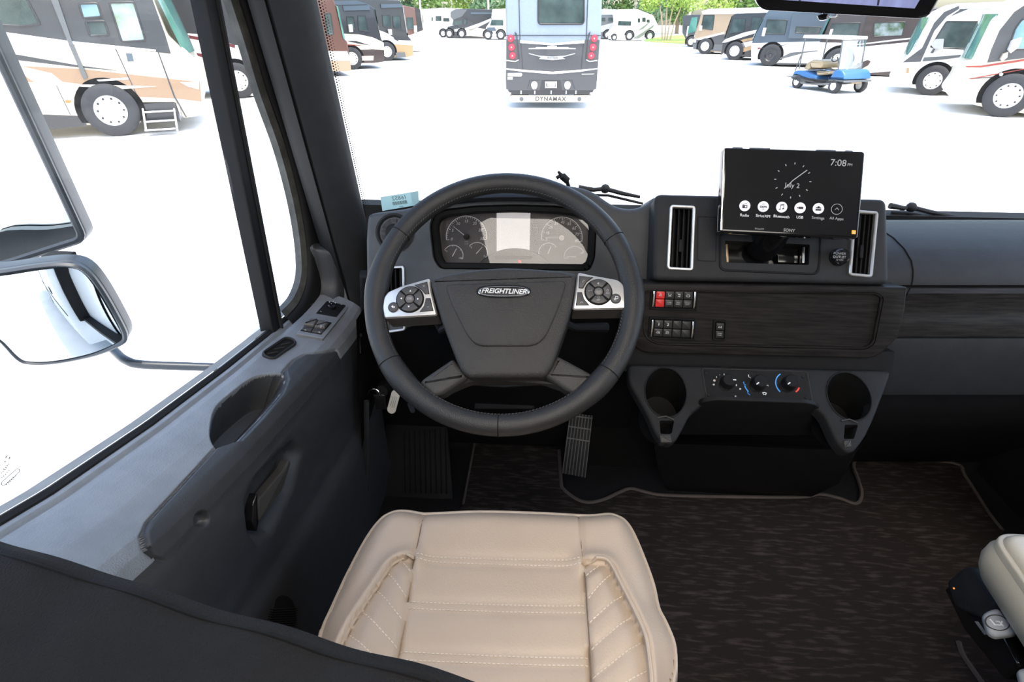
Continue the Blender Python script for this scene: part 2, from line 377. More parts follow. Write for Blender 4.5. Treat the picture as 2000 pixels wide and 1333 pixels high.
# ------------------------------------------------------------------ driver door
door = thing('door_1', (-.5, .6, 1.0), 'charcoal driver door with armrest pocket and sloping window sill', 'door', kind='structure')
SY = [-.3, .1, .25, .37, .43, .6, .8, 1.0, 1.08, 1.14, 1.18, 1.22]
SZ = [1.885, 1.80, 1.76, 1.725, 1.708, 1.674, 1.643, 1.617, 1.609, 1.607, 1.609, 1.614]
def sill(y): return float(np.interp(y, SY, SZ))
DP = [(-.592, -.006), (-.580, .003), (-.572, .0055), (-.566, .0045), (-.562, -.002), (-.558, -.002), (-.554, .003), (-.545, .0015), (-.53, -.003), (-.50, -.014), (-.478, -.026), (-.466, -.036), (-.456, -.05), (-.449, -.068), (-.446, -.09), (-.447, -.13), (-.452, -.18), (-.46, -.24), (-.462, -.30), (-.45, -.33), (-.448, -.36), (-.448, -.66)]
arc = [0]
for a, b in zip(DP, DP[1:]): arc.append(arc[-1]+math.dist(a, b))
ts = list(np.linspace(0, arc[14], 220))+list(np.linspace(arc[14], arc[-1], 50))[1:]
ys = list(np.linspace(.02, 1.20, 600))
def dpt(y, t):
    x = float(np.interp(t, arc, [q[0] for q in DP])); z = float(np.interp(t, arc, [q[1] for q in DP]))
    f = 1 if z > -.2 else 0
    return V((x, y, sill(y)+z if z > -.34 else (sill(y)-.34)*max(0, (z+.66)/.32)+FLZ*(1-max(0, (z+.66)/.32))))
Pd = [[dpt(y, t) for t in ts] for y in ys]
flat = np.array([tuple(p) for r in Pd for p in r]); G = flat.reshape(len(ys), len(ts), 3)
gu = np.gradient(G, axis=0); gv = np.gradient(G, axis=1); N = np.cross(gv, gu); N /= np.maximum(1e-9, np.linalg.norm(N, axis=2))[..., None]
if N[300, 60, 2] < 0: N = -N
def project(A):
    x, y, z = A[:, 0], A[:, 1], A[:, 2]-CZ; r = x*_cy+y*_sy; h = y*_cy-x*_sy; d = h*_c-z*_s
    return np.stack([1000+F*r/d, 666.5-F*(h*_s+z*_c)/d], 1)
pp = project(flat)
def smooth(x): x = np.clip(x, 0, 1); return x*x*(3-2*x)
pock = spline([(551, 731), (556, 745), (546, 771), (505, 818), (464, 860), (445, 868), (424, 875), (413, 862), (410, 838), (420, 797), (455, 764), (490, 739), (518, 731)], 4, True)
hand = [(655, 688), (626, 694), (595, 697), (574, 708), (556, 728), (560, 745), (549, 773), (508, 820), (466, 864), (447, 871), (420, 880), (340, 968), (288, 1024), (278, 1048), (282, 1072), (296, 1088), (330, 1097), (420, 1105), (520, 1010), (600, 900), (700, 780)]
sgn = lambda p: np.where(inside(pp, p), 1, -1)*dist_seg(pp, p)
dh = sgn(hand); dpk = sgn([tuple(q) for q in pock]); Nf = N.reshape(-1, 3); top = (np.tile(np.array(ts), len(ys)) < arc[15]).astype(float)
fade = 1-smooth((np.tile(np.array(ts), len(ys))-arc[11])/(arc[14]-arc[11]))
disp = .0085*smooth((dh+2)/5)*fade-.004*np.exp(-((dh+3)/2.5)**2)*fade
disp -= .07*smooth((dpk+1)/12)
flat2 = flat+Nf*disp[:, None]
scp = np.exp(-((pp[:, 0]-392)**2+(pp[:, 1]-1015)**2)/11**2/2); flat2 -= Nf*(.012*smooth(scp*2.2-.5))[:, None]
grab = sgn([(478, 985), (500, 935), (545, 885), (575, 862), (590, 880), (570, 960), (530, 1040), (500, 1062), (484, 1040)])
flat2 -= np.stack([smooth((grab+3)/14)*.022, 0*grab, 0*grab], 1)
G2 = flat2.reshape(len(ys), len(ts), 3)
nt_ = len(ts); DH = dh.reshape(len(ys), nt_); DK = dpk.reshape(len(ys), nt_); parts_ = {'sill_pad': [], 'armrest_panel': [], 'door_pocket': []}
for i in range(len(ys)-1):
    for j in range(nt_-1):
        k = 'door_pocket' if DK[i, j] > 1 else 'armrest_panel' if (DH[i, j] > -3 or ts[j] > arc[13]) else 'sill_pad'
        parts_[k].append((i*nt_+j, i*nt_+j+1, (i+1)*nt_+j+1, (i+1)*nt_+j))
FV = flat2
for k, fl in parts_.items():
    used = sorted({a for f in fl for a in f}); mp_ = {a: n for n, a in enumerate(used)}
    B().add([V(FV[a]) for a in used], [tuple(mp_[a] for a in f) for f in fl]).build(k, m_door_lit if k == 'sill_pad' else m_door_shade, door, 60, merge=False)  # sill gets the painted lit tone, lower face and pocket the shaded one
# inner release lever in its recess
gp = PL(atX(535, 955, -.452), (1, -.1, .1), (0, 0, 1))
B().prism(gp, rnd(gp.pxs([(500, 978), (552, 916), (561, 897), (565, 905), (548, 958), (503, 1020)]), .006), -.012, .004, .003).build('release_lever', m_spoke, door)
B().prism(gp, rnd(gp.pxs([(492, 985), (500, 962), (504, 1020), (500, 1040), (490, 1020)]), .004), -.015, .002, .002).build('lever_pivot', m_gloss, door)
B().lathe(atX(392, 1015, -.470), (1, -.2, .6), [(.0001, .004), (.006, .004), (.007, 0)], 14).build('screw', m_gloss, door)
# corner piece rising to the pillar
cpth = spline([V((0, 1.06, 1.613)), V((0, 1.10, 1.617)), V((0, 1.122, 1.632)), V((0, 1.132, 1.656)), V((0, 1.135, 1.69)), V((0, 1.133, 1.722)), V((0, 1.140, 1.730)), V((0, 1.16, 1.732))], 4)
B().grid([[V((x, p.y-e*.6, p.z+e)) for x, e in ((-.580, -.006), (-.574, .0), (-.568, .004), (-.560, .004), (-.556, -.003), (-.548, -.005), (-.535, -.007), (-.522, -.010), (-.514, -.018), (-.510, -.04))] for p in [q+V((0, .075, -.004)) for q in cpth]]).build('corner_cover', m_door_shade, door, 60)
# defroster outlet in the sill
dpl = PL(dpt(1.03, arc[9])+V((0, 0, .002)), (dpt(1.0, arc[10])-dpt(1.0, arc[8])).cross(dpt(1.12, arc[9])-dpt(.96, arc[9])), (0, 1, 0))
if dpl.n.z < 0: dpl = PL(dpl.o, -dpl.n, (0, 1, 0))
def slot(a, b, r, n=8):
    a, b = V(a), V(b); t = (b-a).angle_signed(V((1, 0))) if False else math.atan2((b-a).y, (b-a).x)
    return [(b.x+r*math.cos(t-PI/2+PI*k/n), b.y+r*math.sin(t-PI/2+PI*k/n)) for k in range(n+1)]+[(a.x+r*math.cos(t+PI/2+PI*k/n), a.y+r*math.sin(t+PI/2+PI*k/n)) for k in range(n+1)]
va, vb = dpl.px(529, 690, .006), dpl.px(565, 665, .006)
ov = D.objects.new('defroster_outlet', None); COL.objects.link(ov); ov.parent = door; ov.matrix_parent_inverse = wmat(door).inverted(); ov.location = dpl.o; ov['label'] = 'oval defroster outlet with fins'
B().ring(dpl, slot(va, vb, .0150), slot(va, vb, .0105), -.006, .006, .002).build('outlet_rim', m_plastic, ov)
B().prism(dpl, slot(va, vb, .0108), -.006, .0016).build('outlet_throat', m_black, ov)
for k in range(3):
    q = V(va).lerp(V(vb), .1+.35*k); e = V((.006, .009)); f = V((.0012, 0))
    B().prism(dpl, [tuple(q-e), tuple(q-e+f), tuple(q+e+f), tuple(q+e)], .0016, .0045).build('fin', m_spoke, ov)
# window and mirror switches
swp = D.objects.new('switch_panel', None); COL.objects.link(swp); swp.parent = door; swp.matrix_parent_inverse = wmat(door).inverted(); swp.location = dpl.o; swp['label'] = 'raised window and mirror switch panel'
P6 = lambda pts, w=.004: [dpl.px(560+x/8.33, 560+y/8.33, w) for x, y in pts]
B().prism(dpl, rnd(P6([(155, 765), (600, 845), (1020, 325), (660, 235)]), .003), -.004, .004, .0015).build('switch_plate', m_door_lit, swp)
B().prism(dpl, rnd(P6([(475, 440), (810, 500), (960, 310), (650, 240)]), .002), .003, .0055, .001).build('mirror_plate', m_plastic_dk, swp)
k6 = V(P6([(720, 350)])[0]); B().lathe(dpl.pt(k6.x, k6.y, .005), dpl.n, [(.0001, .008), (.0085, .008), (.0105, .006), (.011, 0)], 24).build('mirror_knob', m_gloss, swp)
for x, y in ((680, 328), (742, 318), (775, 345), (708, 360)):
    a = P6([(x, y-30)])[0]; B().prism(dpl, circ(a, .0010, 6), .012, .0133).build('knob_dot', m_white, swp)
for x, y in ((695, 265), (888, 300), (552, 415)):
    a = P6([(x, y)])[0]; B().prism(dpl, circ(a, .0018, 8), .005, .0060).build('marking', m_white_dim, swp)
B().prism(dpl, P6([(220, 720), (560, 785), (690, 640), (735, 590), (395, 530)]), .0035, .0045).build('switch_recess', m_black, swp)
for q in ([(265, 650), (430, 680), (500, 580), (370, 560)], [(440, 685), (610, 715), (675, 625), (505, 582)]):
    B().prism(dpl, rnd(P6(q), .002), .004, .013, .004).build('window_switch', m_silver_side, swp)
for q in ([(235, 715), (395, 745), (430, 685), (270, 655)], [(402, 748), (565, 780), (610, 718), (440, 688)]):
    B().prism(dpl, rnd(P6(q), .002), .004, .008, .002).build('window_switch', m_button, swp)
for x, y in ((310, 688), (535, 725), (560, 650)):
    a = P6([(x, y)], .012)[0]; B().prism(dpl, circ(a, .0020, 8), .0085, .0095 if y > 660 else .0138).build('marking', m_white_dim, swp)
# door glass, divider bar and seals
GX = -.583
win = thing('window_2', (GX, .6, 1.6), 'driver door window with a black vertical divider bar', 'window', kind='structure')
B().add([(GX, -.1, 1.60), (GX, 1.26, 1.60), (GX, 1.26, 2.55), (GX, -.1, 2.55)], [(0, 1, 2, 3)]).build('door_glass', m_glass, win)
def bar(pts, w, d, name, mat, par):
    b = B(); L = []
    for y, z in pts: L.append((y, z))
    n = len(L)
    for k in range(n-1):
        (y0, z0), (y1, z1) = L[k], L[k+1]; t = V((y1-y0, z1-z0)).normalized(); m = V((-t.y, t.x))*w/2
        b.prism(PL((GX, 0, 0), (1, 0, 0)), [(y0+m.x, z0+m.y), (y1+m.x, z1+m.y), (y1-m.x, z1-m.y), (y0-m.x, z0-m.y)], -d, d*.8, d*.3)
    return b.build(name, mat, par)
bar([(.988, 1.585), (1.067, 2.55)], .040, .016, 'divider_bar', m_rubber, win)
bar([(.998, 1.585), (1.077, 2.55)], .006, .022, 'divider_ridge', m_plastic, win)
seal = [atX(x, y, GX) for x, y in ((436, -60), (452, 0), (478, 80), (508, 180), (545, 285), (568, 370), (582, 440), (589, 500), (588, 545), (574, 585), (548, 615))]
q = spline(seal, 8); ra_, rb_ = [], []
for k, a in enumerate(q):
    t = (q[min(k+1, len(q)-1)]-q[max(k-1, 0)]).normalized(); m = V((0, -t.z, t.y)); e = lambda w, x: a+m*w+V((x, 0, 0))
    ra_.append([e(-.008, -.012), e(-.008, .003), e(-.002, .006), e(.007, .010), e(.009, .008)]); rb_.append([e(.009, .008), e(.010, .015), e(.020, .022), e(.040, .026), e(.065, .030), e(.080, .02)])
B().grid(ra_).build('run_channel', M('dusty_rubber', (.10, .10, .092), .7, bump=.3, bscale=200, col2=(.05, .05, .047)), win, 60)
B().grid(rb_).build('frame_seal', m_rubber, win, 60)
ss = B(); yy = np.linspace(0, 1.12, 60)
ss.grid([[V((GX+.000, y, sill(y)+.012)), V((GX+.004, y, sill(y)+.013)), V((GX+.009, y, sill(y)+.008)), V((GX+.010, y, sill(y)-.004))] for y in yy])
ss.build('sill_seal', m_rubber, win)
B().grid([[V((GX-.030, y, sill(y)+.004)), V((GX-.004, y, sill(y)+.010))] for y in yy]).build('outer_seal', M('faded_rubber', (.22, .22, .21), .8), win)
# small etched marks on the glass, read in reverse from inside
gl = PL(atX(20, 915, GX+.002), (1, 0, 0)); etch = M('etched_grey', (.22, .22, .20), .6)
ro = math.atan2(*(V(gl.px(34, 918))-V(gl.px(6, 945))).yx)
B().ring(gl, slot(gl.px(7, 944), gl.px(33, 921), .0030), slot(gl.px(7, 944), gl.px(33, 921), .0023), 0, .0006).build('etched_oval', etch, win)
for x, y, L in ((14, 910, .010), (9, 918, .014), (12, 925, .012), (24, 936, .016)):
    a = V(gl.px(x, y)); d = V((math.cos(ro), math.sin(ro)))
    for k in range(int(L/.0024)): B().prism(gl, circ(tuple(a+d*(k*.0024-L/2)), .00075, 5), 0, .0005).build('etched_mark', etch, win)
for q in ([(8, 894), (15, 889), (12, 895)], [(16, 899), (18, 892), (20, 895)], [(7, 901), (12, 901), (9, 904)]):
    B().prism(gl, gl.pxs(q), 0, .0006).build('etched_mark', etch, win)
# kick panel and lower door frame
B().tube([(-.425, 1.045, 1.40), (-.44, 1.03, 1.25), (-.47, 1.0, FLZ)], .007, 6).build('lower_frame', m_plastic, door)
kp = B().add([(-.42, 1.05, 1.62), (-.42, 1.45, 1.62), (-.50, 1.45, FLZ), (-.47, 1.0, FLZ)], [(0, 1, 2, 3)]); st(kp.build('wall_kick', m_black), 'black kick panel left of the pedals', 'kick panel')
B().box((-.545, .5, 1.02), (.12, 1.0, .05)).build('step_plate', m_black, door)
# ------------------------------------------------------------------ side mirror outside the door
mir = thing('side_mirror', (-.75, 1.02, 1.5), 'grey twin side mirror with flat upper and convex lower glass', 'mirror')
nm = V((.36, -.93, 0)).normalized(); mp = PL(atX(120, 420, -1.0), nm)
ug = rnd(mp.pxs([(-260, 560), (0, 512), (154, 463), (0, 135), (-90, -60), (-330, 40)]), .012)
B().prism(mp, offset(ug, -.014), -.05, .0, .012, 4).build('upper_housing', m_housing, mir)
B().ring(mp, offset(ug, -.0135), offset(ug, .001), -.004, .006, .004).build('upper_rim', m_housing, mir)
B().prism(mp, ug, -.001, .0012).build('upper_glass', m_mirror, mir)
nl = V((.36, -.93, -.02)).normalized(); ml = PL(atX(110, 612, -.97), nl)
lgp = spline([ml.px(x, y) for x, y in ((-120, 548), (0, 537), (75, 526), (128, 522), (160, 530), (190, 565), (225, 625), (238, 655), (228, 668), (180, 687), (110, 701), (62, 703), (40, 695), (0, 655), (-60, 640), (-150, 620))], 4, True)
lgp = [tuple(q) for q in lgp]
B().prism(ml, offset(lgp, -.010), -.04, .0, .012, 4).build('lower_housing', m_housing, mir)
B().ring(ml, offset(lgp, -.0105), offset(lgp, -.0015), -.004, .008, .004).build('lower_rim', m_housing, mir)
cx = sum(q[0] for q in lgp)/len(lgp); cv = sum(q[1] for q in lgp)/len(lgp); RC = .70
B().grid([[ml.pt(cx+(a-cx)*f, cv+(b-cv)*f, .0150-((a-cx)**2+(b-cv)**2)*f*f/(2*RC)) for a, b in lgp] for f in [.004]+[k/14 for k in range(1, 15)]], True).add([], []).build('lower_glass', m_mirror, mir, 60)
B().tube(spline([atX(215, 675, -.99), atX(228, 690, -.96), atX(248, 705, -.92), atX(285, 713, -.88), atX(430, 718, -.74), atX(520, 722, -.645)], 6), .0098, 12).build('mirror_arm', m_housing, mir)
B().box(atX(118, 505, -1.0), (.05, .03, .02)).build('mirror_bracket', m_rubber, mir)
# ------------------------------------------------------------------ dashboard
dash = thing('dashboard', (.3, 1.2, 1.3), 'charcoal truck dashboard with gauge cluster, wood grain trim and cup holders', 'dashboard')
def sub(name, loc, par, label=None):
    o = D.objects.new(name, None); COL.objects.link(o); o.empty_display_size = .03; o.parent = par; o.matrix_parent_inverse = wmat(par).inverted(); o.location = loc
    if label: o['label'] = label
    return o
rh = V((_cy, _sy, 0)); hh = V((-_sy, _cy, 0))
def rhz(r, h, z): return rh*r+hh*h+V((0, 0, CZ+z))
def loft(prof, r0, r1, n=12, bow=0):
    return [[rhz(r0+(r1-r0)*i/n, h+bow*((i/n))**2, z) for h, z in prof] for i in range(n+1)]
# passenger side: padded top, wood strip, lower pad, glove box
up = [(1.36, -.46), (1.30, -.425), (1.24, -.405), (1.18, -.392), (1.12, -.386), (1.07, -.388), (1.03, -.396), (1.0, -.409), (.985, -.425), (.978, -.440), (.976, -.449), (.990, -.4515)]
B().grid(loft(up, .60, 1.55, 14)).build('upper_pad', m_plastic, dash)
strip = [(.990, -.4525), (.972, -.454), (.966, -.462), (.968, -.50), (.962, -.515), (.957, -.53), (.954, -.552), (.985, -.5545)]
B().grid(loft(strip, .70, 1.55, 8)).build('wood_strip', m_wood, dash)
lowp = [(.985, -.5555), (.955, -.557), (.952, -.575), (.955, -.63), (.962, -.69), (.966, -.704), (.99, -.707)]
B().grid(loft(lowp, .66, 1.55, 8)).build('lower_pad', m_plastic, dash)
glv = [(1.0, -.7075), (.985, -.709), (.988, -.75), (1.08, -.90), (1.20, -1.08), (1.29, -1.2)]
B().grid(loft(glv, .60, 1.55, 8)).build('glove_box', m_plastic_dk, dash)
B().tube([rhz(.775, h-.0004, z+.0006) for h, z in up[4:11]], .0013, 5).build('panel_gap', m_black, dash)
B().tube([rhz(.772-.006*k, h-.0006, z) for k, (h, z) in enumerate(strip[1:7])], .0013, 5).build('panel_gap', m_black, dash)
# dash top behind everything, up to the glass
tp = B(); rows = []
for j in range(30):
    x = -.40+1.72*j/29; row = []
    for i in range(7):
        y1 = ws(x, 1.745).y-.01; f = i/6; y0 = 1.19 if x < .2 else 1.10; row.append(V((x, y0+(y1-y0)*f, 1.80-.06*f-.03*(1-f)**3)))
    rows.append(row)
B().grid(rows).build('dash_top', m_plastic, dash)
# ---- driver side binnacle
pc = PL(atY(1000, 460, 1.10), tilt(22, 0))
bo = pc.pxs([(715, 620), (713, 470), (716, 428), (724, 417), (755, 412), (800, 405), (850, 385), (910, 368), (1000, 360), (1090, 361), (1130, 365), (1160, 375), (1185, 392), (1210, 405), (1240, 407), (1262, 399), (1278, 386), (1300, 380), (1310, 560), (1240, 566), (1200, 590)])
bo = [tuple(q) for q in spline(bo[1:18], 3)]+bo[18:]+[bo[0]]
rec = rnd(pc.pxs([(838, 440), (846, 418), (868, 408), (930, 401), (1000, 399), (1080, 401), (1138, 407), (1158, 418), (1166, 440), (1163, 505), (1152, 530), (858, 526), (845, 505)]), .01)
vent_l = [(752, 522), (789, 520), (792, 645), (756, 650)]
kn = (771, 455)
vh = rnd(pc.pxs(vent_l), .006)
B().plate(pc, bo, [rec, vh], -.10, .0, .014, 4).build('binnacle', m_binn_lit, dash)
hd = B(); hp = [tuple(q) for q in spline(pc.pxs([(838, 425), (870, 404), (930, 396), (1000, 394), (1080, 396), (1140, 403), (1164, 422)]), 6)]
hd.grid([[pc.pt(u, v-.001, -.02), pc.pt(u, v+.002, .022), pc.pt(u, v+.006, .026), pc.pt(u, v+.014, .018), pc.pt(u, v+.018, -.004)] for u, v in hp])
hd.build('hood', m_plastic_dk, dash)
# cluster
clu = sub('gauge_cluster', pc.o, dash, 'smoked gauge cluster with two large dials and a bright central display')
m_dial = M('dial_grey', (.055, .052, .055), .45); m_dark = M('dark_band', (.02, .019, .021), .4)
B().ring(pc, rec, rnd(pc.pxs([(862, 442), (866, 422), (880, 414), (940, 410), (1070, 410), (1132, 414), (1146, 426), (1147, 500), (1143, 522), (1060, 525), (880, 522), (868, 515)], -.03), .006)[:len(rec)] if False else offset(rec, .014), -.045, -.012, .003).build('cluster_bezel', m_black, clu)
cf = pc.pxs([(856, 526), (856, 420), (875, 408), (1140, 408), (1156, 425), (1152, 528)], -.035)
B().prism(pc, offset(rec, .010), -.05, -.040).build('dial_face', m_dial, clu)
ar = [pc.px(1006+92*math.cos(a), 570-85*math.sin(a), -.038) for a in np.linspace(.55, PI-.55, 24)]
B().prism(pc, ar, -.040, -.034, .002).build('lower_arch', m_dark, clu)
m_lcd = M('display_grey', (.3, .3, .3), .4, emit=(.93, .90, .90), es=.30)
B().prism(pc, pc.pxs([(970, 412), (1036, 412), (1034, 497), (970, 498)], -.037), -.040, -.037).build('display', m_lcd, clu)
def gauge(cx, cy, r, a0, a1, labels, needle, nl, main=True):
    c = V(pc.px(cx, cy, -.036)); k = pc.mpp(cx, cy); R = r*k
    A = lambda d: math.radians(d)
    B().grid([[pc.pt(c.x+q*math.cos(A(a)), c.y+q*math.sin(A(a)), -.0365) for q in (R, R*.965 if main else R*.95)] for a in np.linspace(a0, a1, 40)]).build('dial_arc', m_white, clu)
    n = (len(labels)-1)*5; tk = B()
    for i in range(n+1):
        a = A(a0+(a1-a0)*i/n); L = .10 if i % 5 == 0 else .05; w = .0006 if i % 5 == 0 else .00035
        d = V((math.cos(a), math.sin(a))); m = V((-d.y, d.x))*w
        p, q = c+d*R*(.95-L), c+d*R*.95; tk.prism(pc, [tuple(p-m), tuple(q-m), tuple(q+m), tuple(p+m)], -.0375, -.0362)
    tk.build('dial_tick', m_white, clu)
    for i, tx in enumerate(labels):
        if not tx: continue
        a = A(a0+(a1-a0)*i/(len(labels)-1)); q = c+V((math.cos(a), math.sin(a)))*R*.74
        text(tx, pc, q, R*(.19 if main else .24), -.0365, m_white, clu, shear=.2)
    a = A(needle); d = V((math.cos(a), math.sin(a))); m = V((-d.y, d.x))*.0009; p, q = c-d*R*.12, c+d*R*nl
    B().prism(pc, [tuple(p-m), tuple(q-m*.5), tuple(q+m*.5), tuple(p+m)], -.034, -.033).build('needle', m_white, clu)
    if main: B().lathe(pc.pt(c.x, c.y, -.036), pc.n, [(.0001, .005), (R*.13, .005), (R*.15, 0)], 18).build('needle_hub', m_gloss, clu)
    return c, R
c1, R1 = gauge(911, 463, 41.5, 190, -6, ['0', '5', '10', '15', '20', '25', '30'], 143, .80)
c2, R2 = gauge(1097, 465, 42, 188, -10, ['5', '15', '25', '35', '45', '55', '65', '75', '85'], 181, .80)
text('RPM\nx100', pc, c1+V((0, -R1*.28)), R1*.10, -.0365, m_white_dim, clu); text('MPH', pc, c2+V((0, -R2*.30)), R2*.12, -.0365, m_white_dim, clu)
gauge(885, 499, 20.5, 150, -20, ['0', '', '', '100'], 62, .75, False)
gauge(932, 494, 21, 140, -25, ['E', '', 'F'], 48, .75, False)
gauge(1071, 494, 20, 205, 40, ['', '', ''], 70, .7, False)
gauge(1122, 502, 21.5, 190, 30, ['100', '', '240'], 178, .75, False)
B().prism(pc, circ(pc.px(1015, 511, -.033), .0032, 14), -.034, -.032).build('warning_light', M('warning_red', (.35, .02, .02), .4, emit=(1, .05, .04), es=.35), clu)
B().prism(pc, rnd(pc.pxs([(966, 500), (1040, 500), (1037, 506), (968, 506)], -.03), .002), -.036, -.031, .001).build('display_ledge', m_black, clu)
lens = []
for i in range(9):
    for j in (0,): pass
lo = offset(rec, .012); us = [q[0] for q in lo]; vs_ = [q[1] for q in lo]
B().prism(pc, lo, -.0255, -.024).build('cluster_lens', m_lens, clu)
# light switch knob beside the cluster
ks = sub('light_switch', pc.o, dash, 'round headlight switch in a black ring')
kc = pc.px(*kn); k_ = pc.mpp(*kn)
B().lathe(pc.pt(*kc, 0), pc.n, [(25*k_, -.01), (34*k_, -.004), (37*k_, .003), (33*k_, .004), (27*k_, -.002)], 32).build('switch_ring', m_rubber, ks)
B().lathe(pc.pt(*kc, 0), pc.n, [(.0001, .0), (27*k_, -.0)], 32).build('switch_face', M('switch_taupe', (.12, .11, .11), .5), ks)
B().lathe(pc.pt(*kc, 0), pc.n, [(.0001, .016), (13*k_, .016), (16*k_, .012), (17*k_, 0)], 24).build('switch_knob', m_plastic_dk, ks)
def vent(pl, q, par, label, tab=.62, slats=4, fw=.0042, mat=None, depth=.028):
    v = sub('air_vent', pl.o, par, label); o = rnd(pl.pxs(q), .006); i = offset(o, fw); a, b, c, d = [V(x) for x in pl.pxs(q)]
    B().ring(pl, offset(o, -.001), i, -.006, .005, .0015).build('vent_rim', m_silver, v)
    B().ring(pl, i, offset(i, .0006), -depth, -.004).build('vent_throat', m_black, v)
    B().prism(pl, o, -depth-.002, -depth).build('vent_back', m_black, v)
    for k in range(slats):
        f = (k+1)/(slats+1); t0, t1 = a.lerp(b, f), d.lerp(c, f); e = V((.0016, 0))
        B().prism(pl, [tuple(t1-e), tuple(t1+e), tuple(t0+e), tuple(t0-e)], -depth, -.006, .0008).build('slat', m_plastic_dk, v)
    m0 = a.lerp(b, .5).lerp(d.lerp(c, .5), tab); B().prism(pl, rnd(rect(m0.x-.003, m0.y-.012, m0.x+.003, m0.y+.012), .002), -.006, .001, .001).build('vent_tab', m_plastic_dk, v)
    return v
vent(pc, vent_l, dash, 'silver rimmed vent behind the steering wheel', slats=3)
# knee panel and column under the binnacle
pk = PL(atY(980, 640, 1.16), tilt(-18, 0))
B().prism(pk, [pk.px(x, y) for x, y in ((700, 540), (1250, 540), (1262, 700), (1225, 860), (1190, 880), (735, 860), (706, 740))], -.02, 0, .01).build('knee_panel', m_plastic_dk, dash)
# ---- centre stack
pS = PL(atD(1500, 460, 1.03), tilt(30, 3.2))
so = rnd(pS.pxs([(1279, 378), (1734, 388), (1739, 556), (1275, 547)]), .014, 5)
vL = [(1309, 402), (1357, 404), (1352, 529), (1303, 526)]; vR = [(1667, 412), (1713, 415), (1701, 542), (1657, 538)]
ho = [rnd(pS.pxs(vL), .006), rnd(pS.pxs(vR), .006), rnd(pS.pxs([(1416, 470), (1582, 478), (1580, 518), (1418, 513)]), .003)]
B().plate(pS, so, ho, -.10, 0, .010, 4).build('stack_panel', m_plastic, dash)
vent(pS, vL, dash, 'silver rimmed vent nearest the steering wheel')
vent(pS, vR, dash, 'silver rimmed vent right of the touchscreen')
B().ring(pS, rnd(pS.pxs([(1404, 448), (1606, 455), (1600, 538), (1404, 530)]), .014, 5), rnd(pS.pxs([(1408, 452), (1602, 459), (1596, 534), (1408, 526)]), .012, 5), -.002, .0022, .001).build('radio_surround', m_plastic_dk, dash)
B().ring(pS, rnd(pS.pxs([(1362, 422), (1400, 424), (1399, 512), (1361, 510)]), .004), rnd(pS.pxs([(1364, 424), (1398, 426), (1397, 510), (1363, 508)]), .004), -.002, .0008).build('cover_outline', m_plastic_dk, dash)
pit = sub('radio_slot', pS.o, dash, 'open black radio slot under the touchscreen')
B().prism(pS, pS.pxs([(1410, 465), (1590, 472), (1588, 524), (1410, 518)]), -.06, -.045).build('slot_back', m_gloss, pit)
for q in ([(1418, 476), (1423, 476), (1425, 512), (1420, 512)], [(1570, 482), (1574, 482), (1573, 514), (1569, 514)]):
    B().prism(pS, pS.pxs(q), -.045, -.004, .001).build('slot_rail', m_chrome if q[0][0] > 1500 else M('brass', (.35, .25, .15), .4, .6), pit)
B().prism(pS, pS.pxs([(1527, 482), (1568, 484), (1567, 512), (1527, 510)]), -.045, -.02, .001).build('slot_block', m_gloss, pit)
# power outlet cap
po = sub('power_outlet', pS.pt(*pS.px(1637, 503)), dash, 'round black power outlet cap with white lettering')
c = pS.px(1637, 503); k = pS.mpp(1637, 503)
B().lathe(pS.pt(*c, 0), pS.n, [(.0001, .016), (13*k, .0155), (16*k, .013), (17*k, .006), (18*k, .005), (18.5*k, 0)], 30).build('outlet_cap', m_gloss, po)
text('POWER\nOUTLET', pS, pS.px(1640, 499, .0165), .0062, .0162, m_white_dim, po, bold=.01); text('12 VDC', pS, pS.px(1640, 508, .0165), .0040, .0162, m_white_dim, po)
B().prism(pS, rnd(pS.pxs([(1626, 508), (1634, 509), (1634, 520), (1627, 519)]), .003), 0, .014, .003).build('outlet_tab', m_gloss, po)
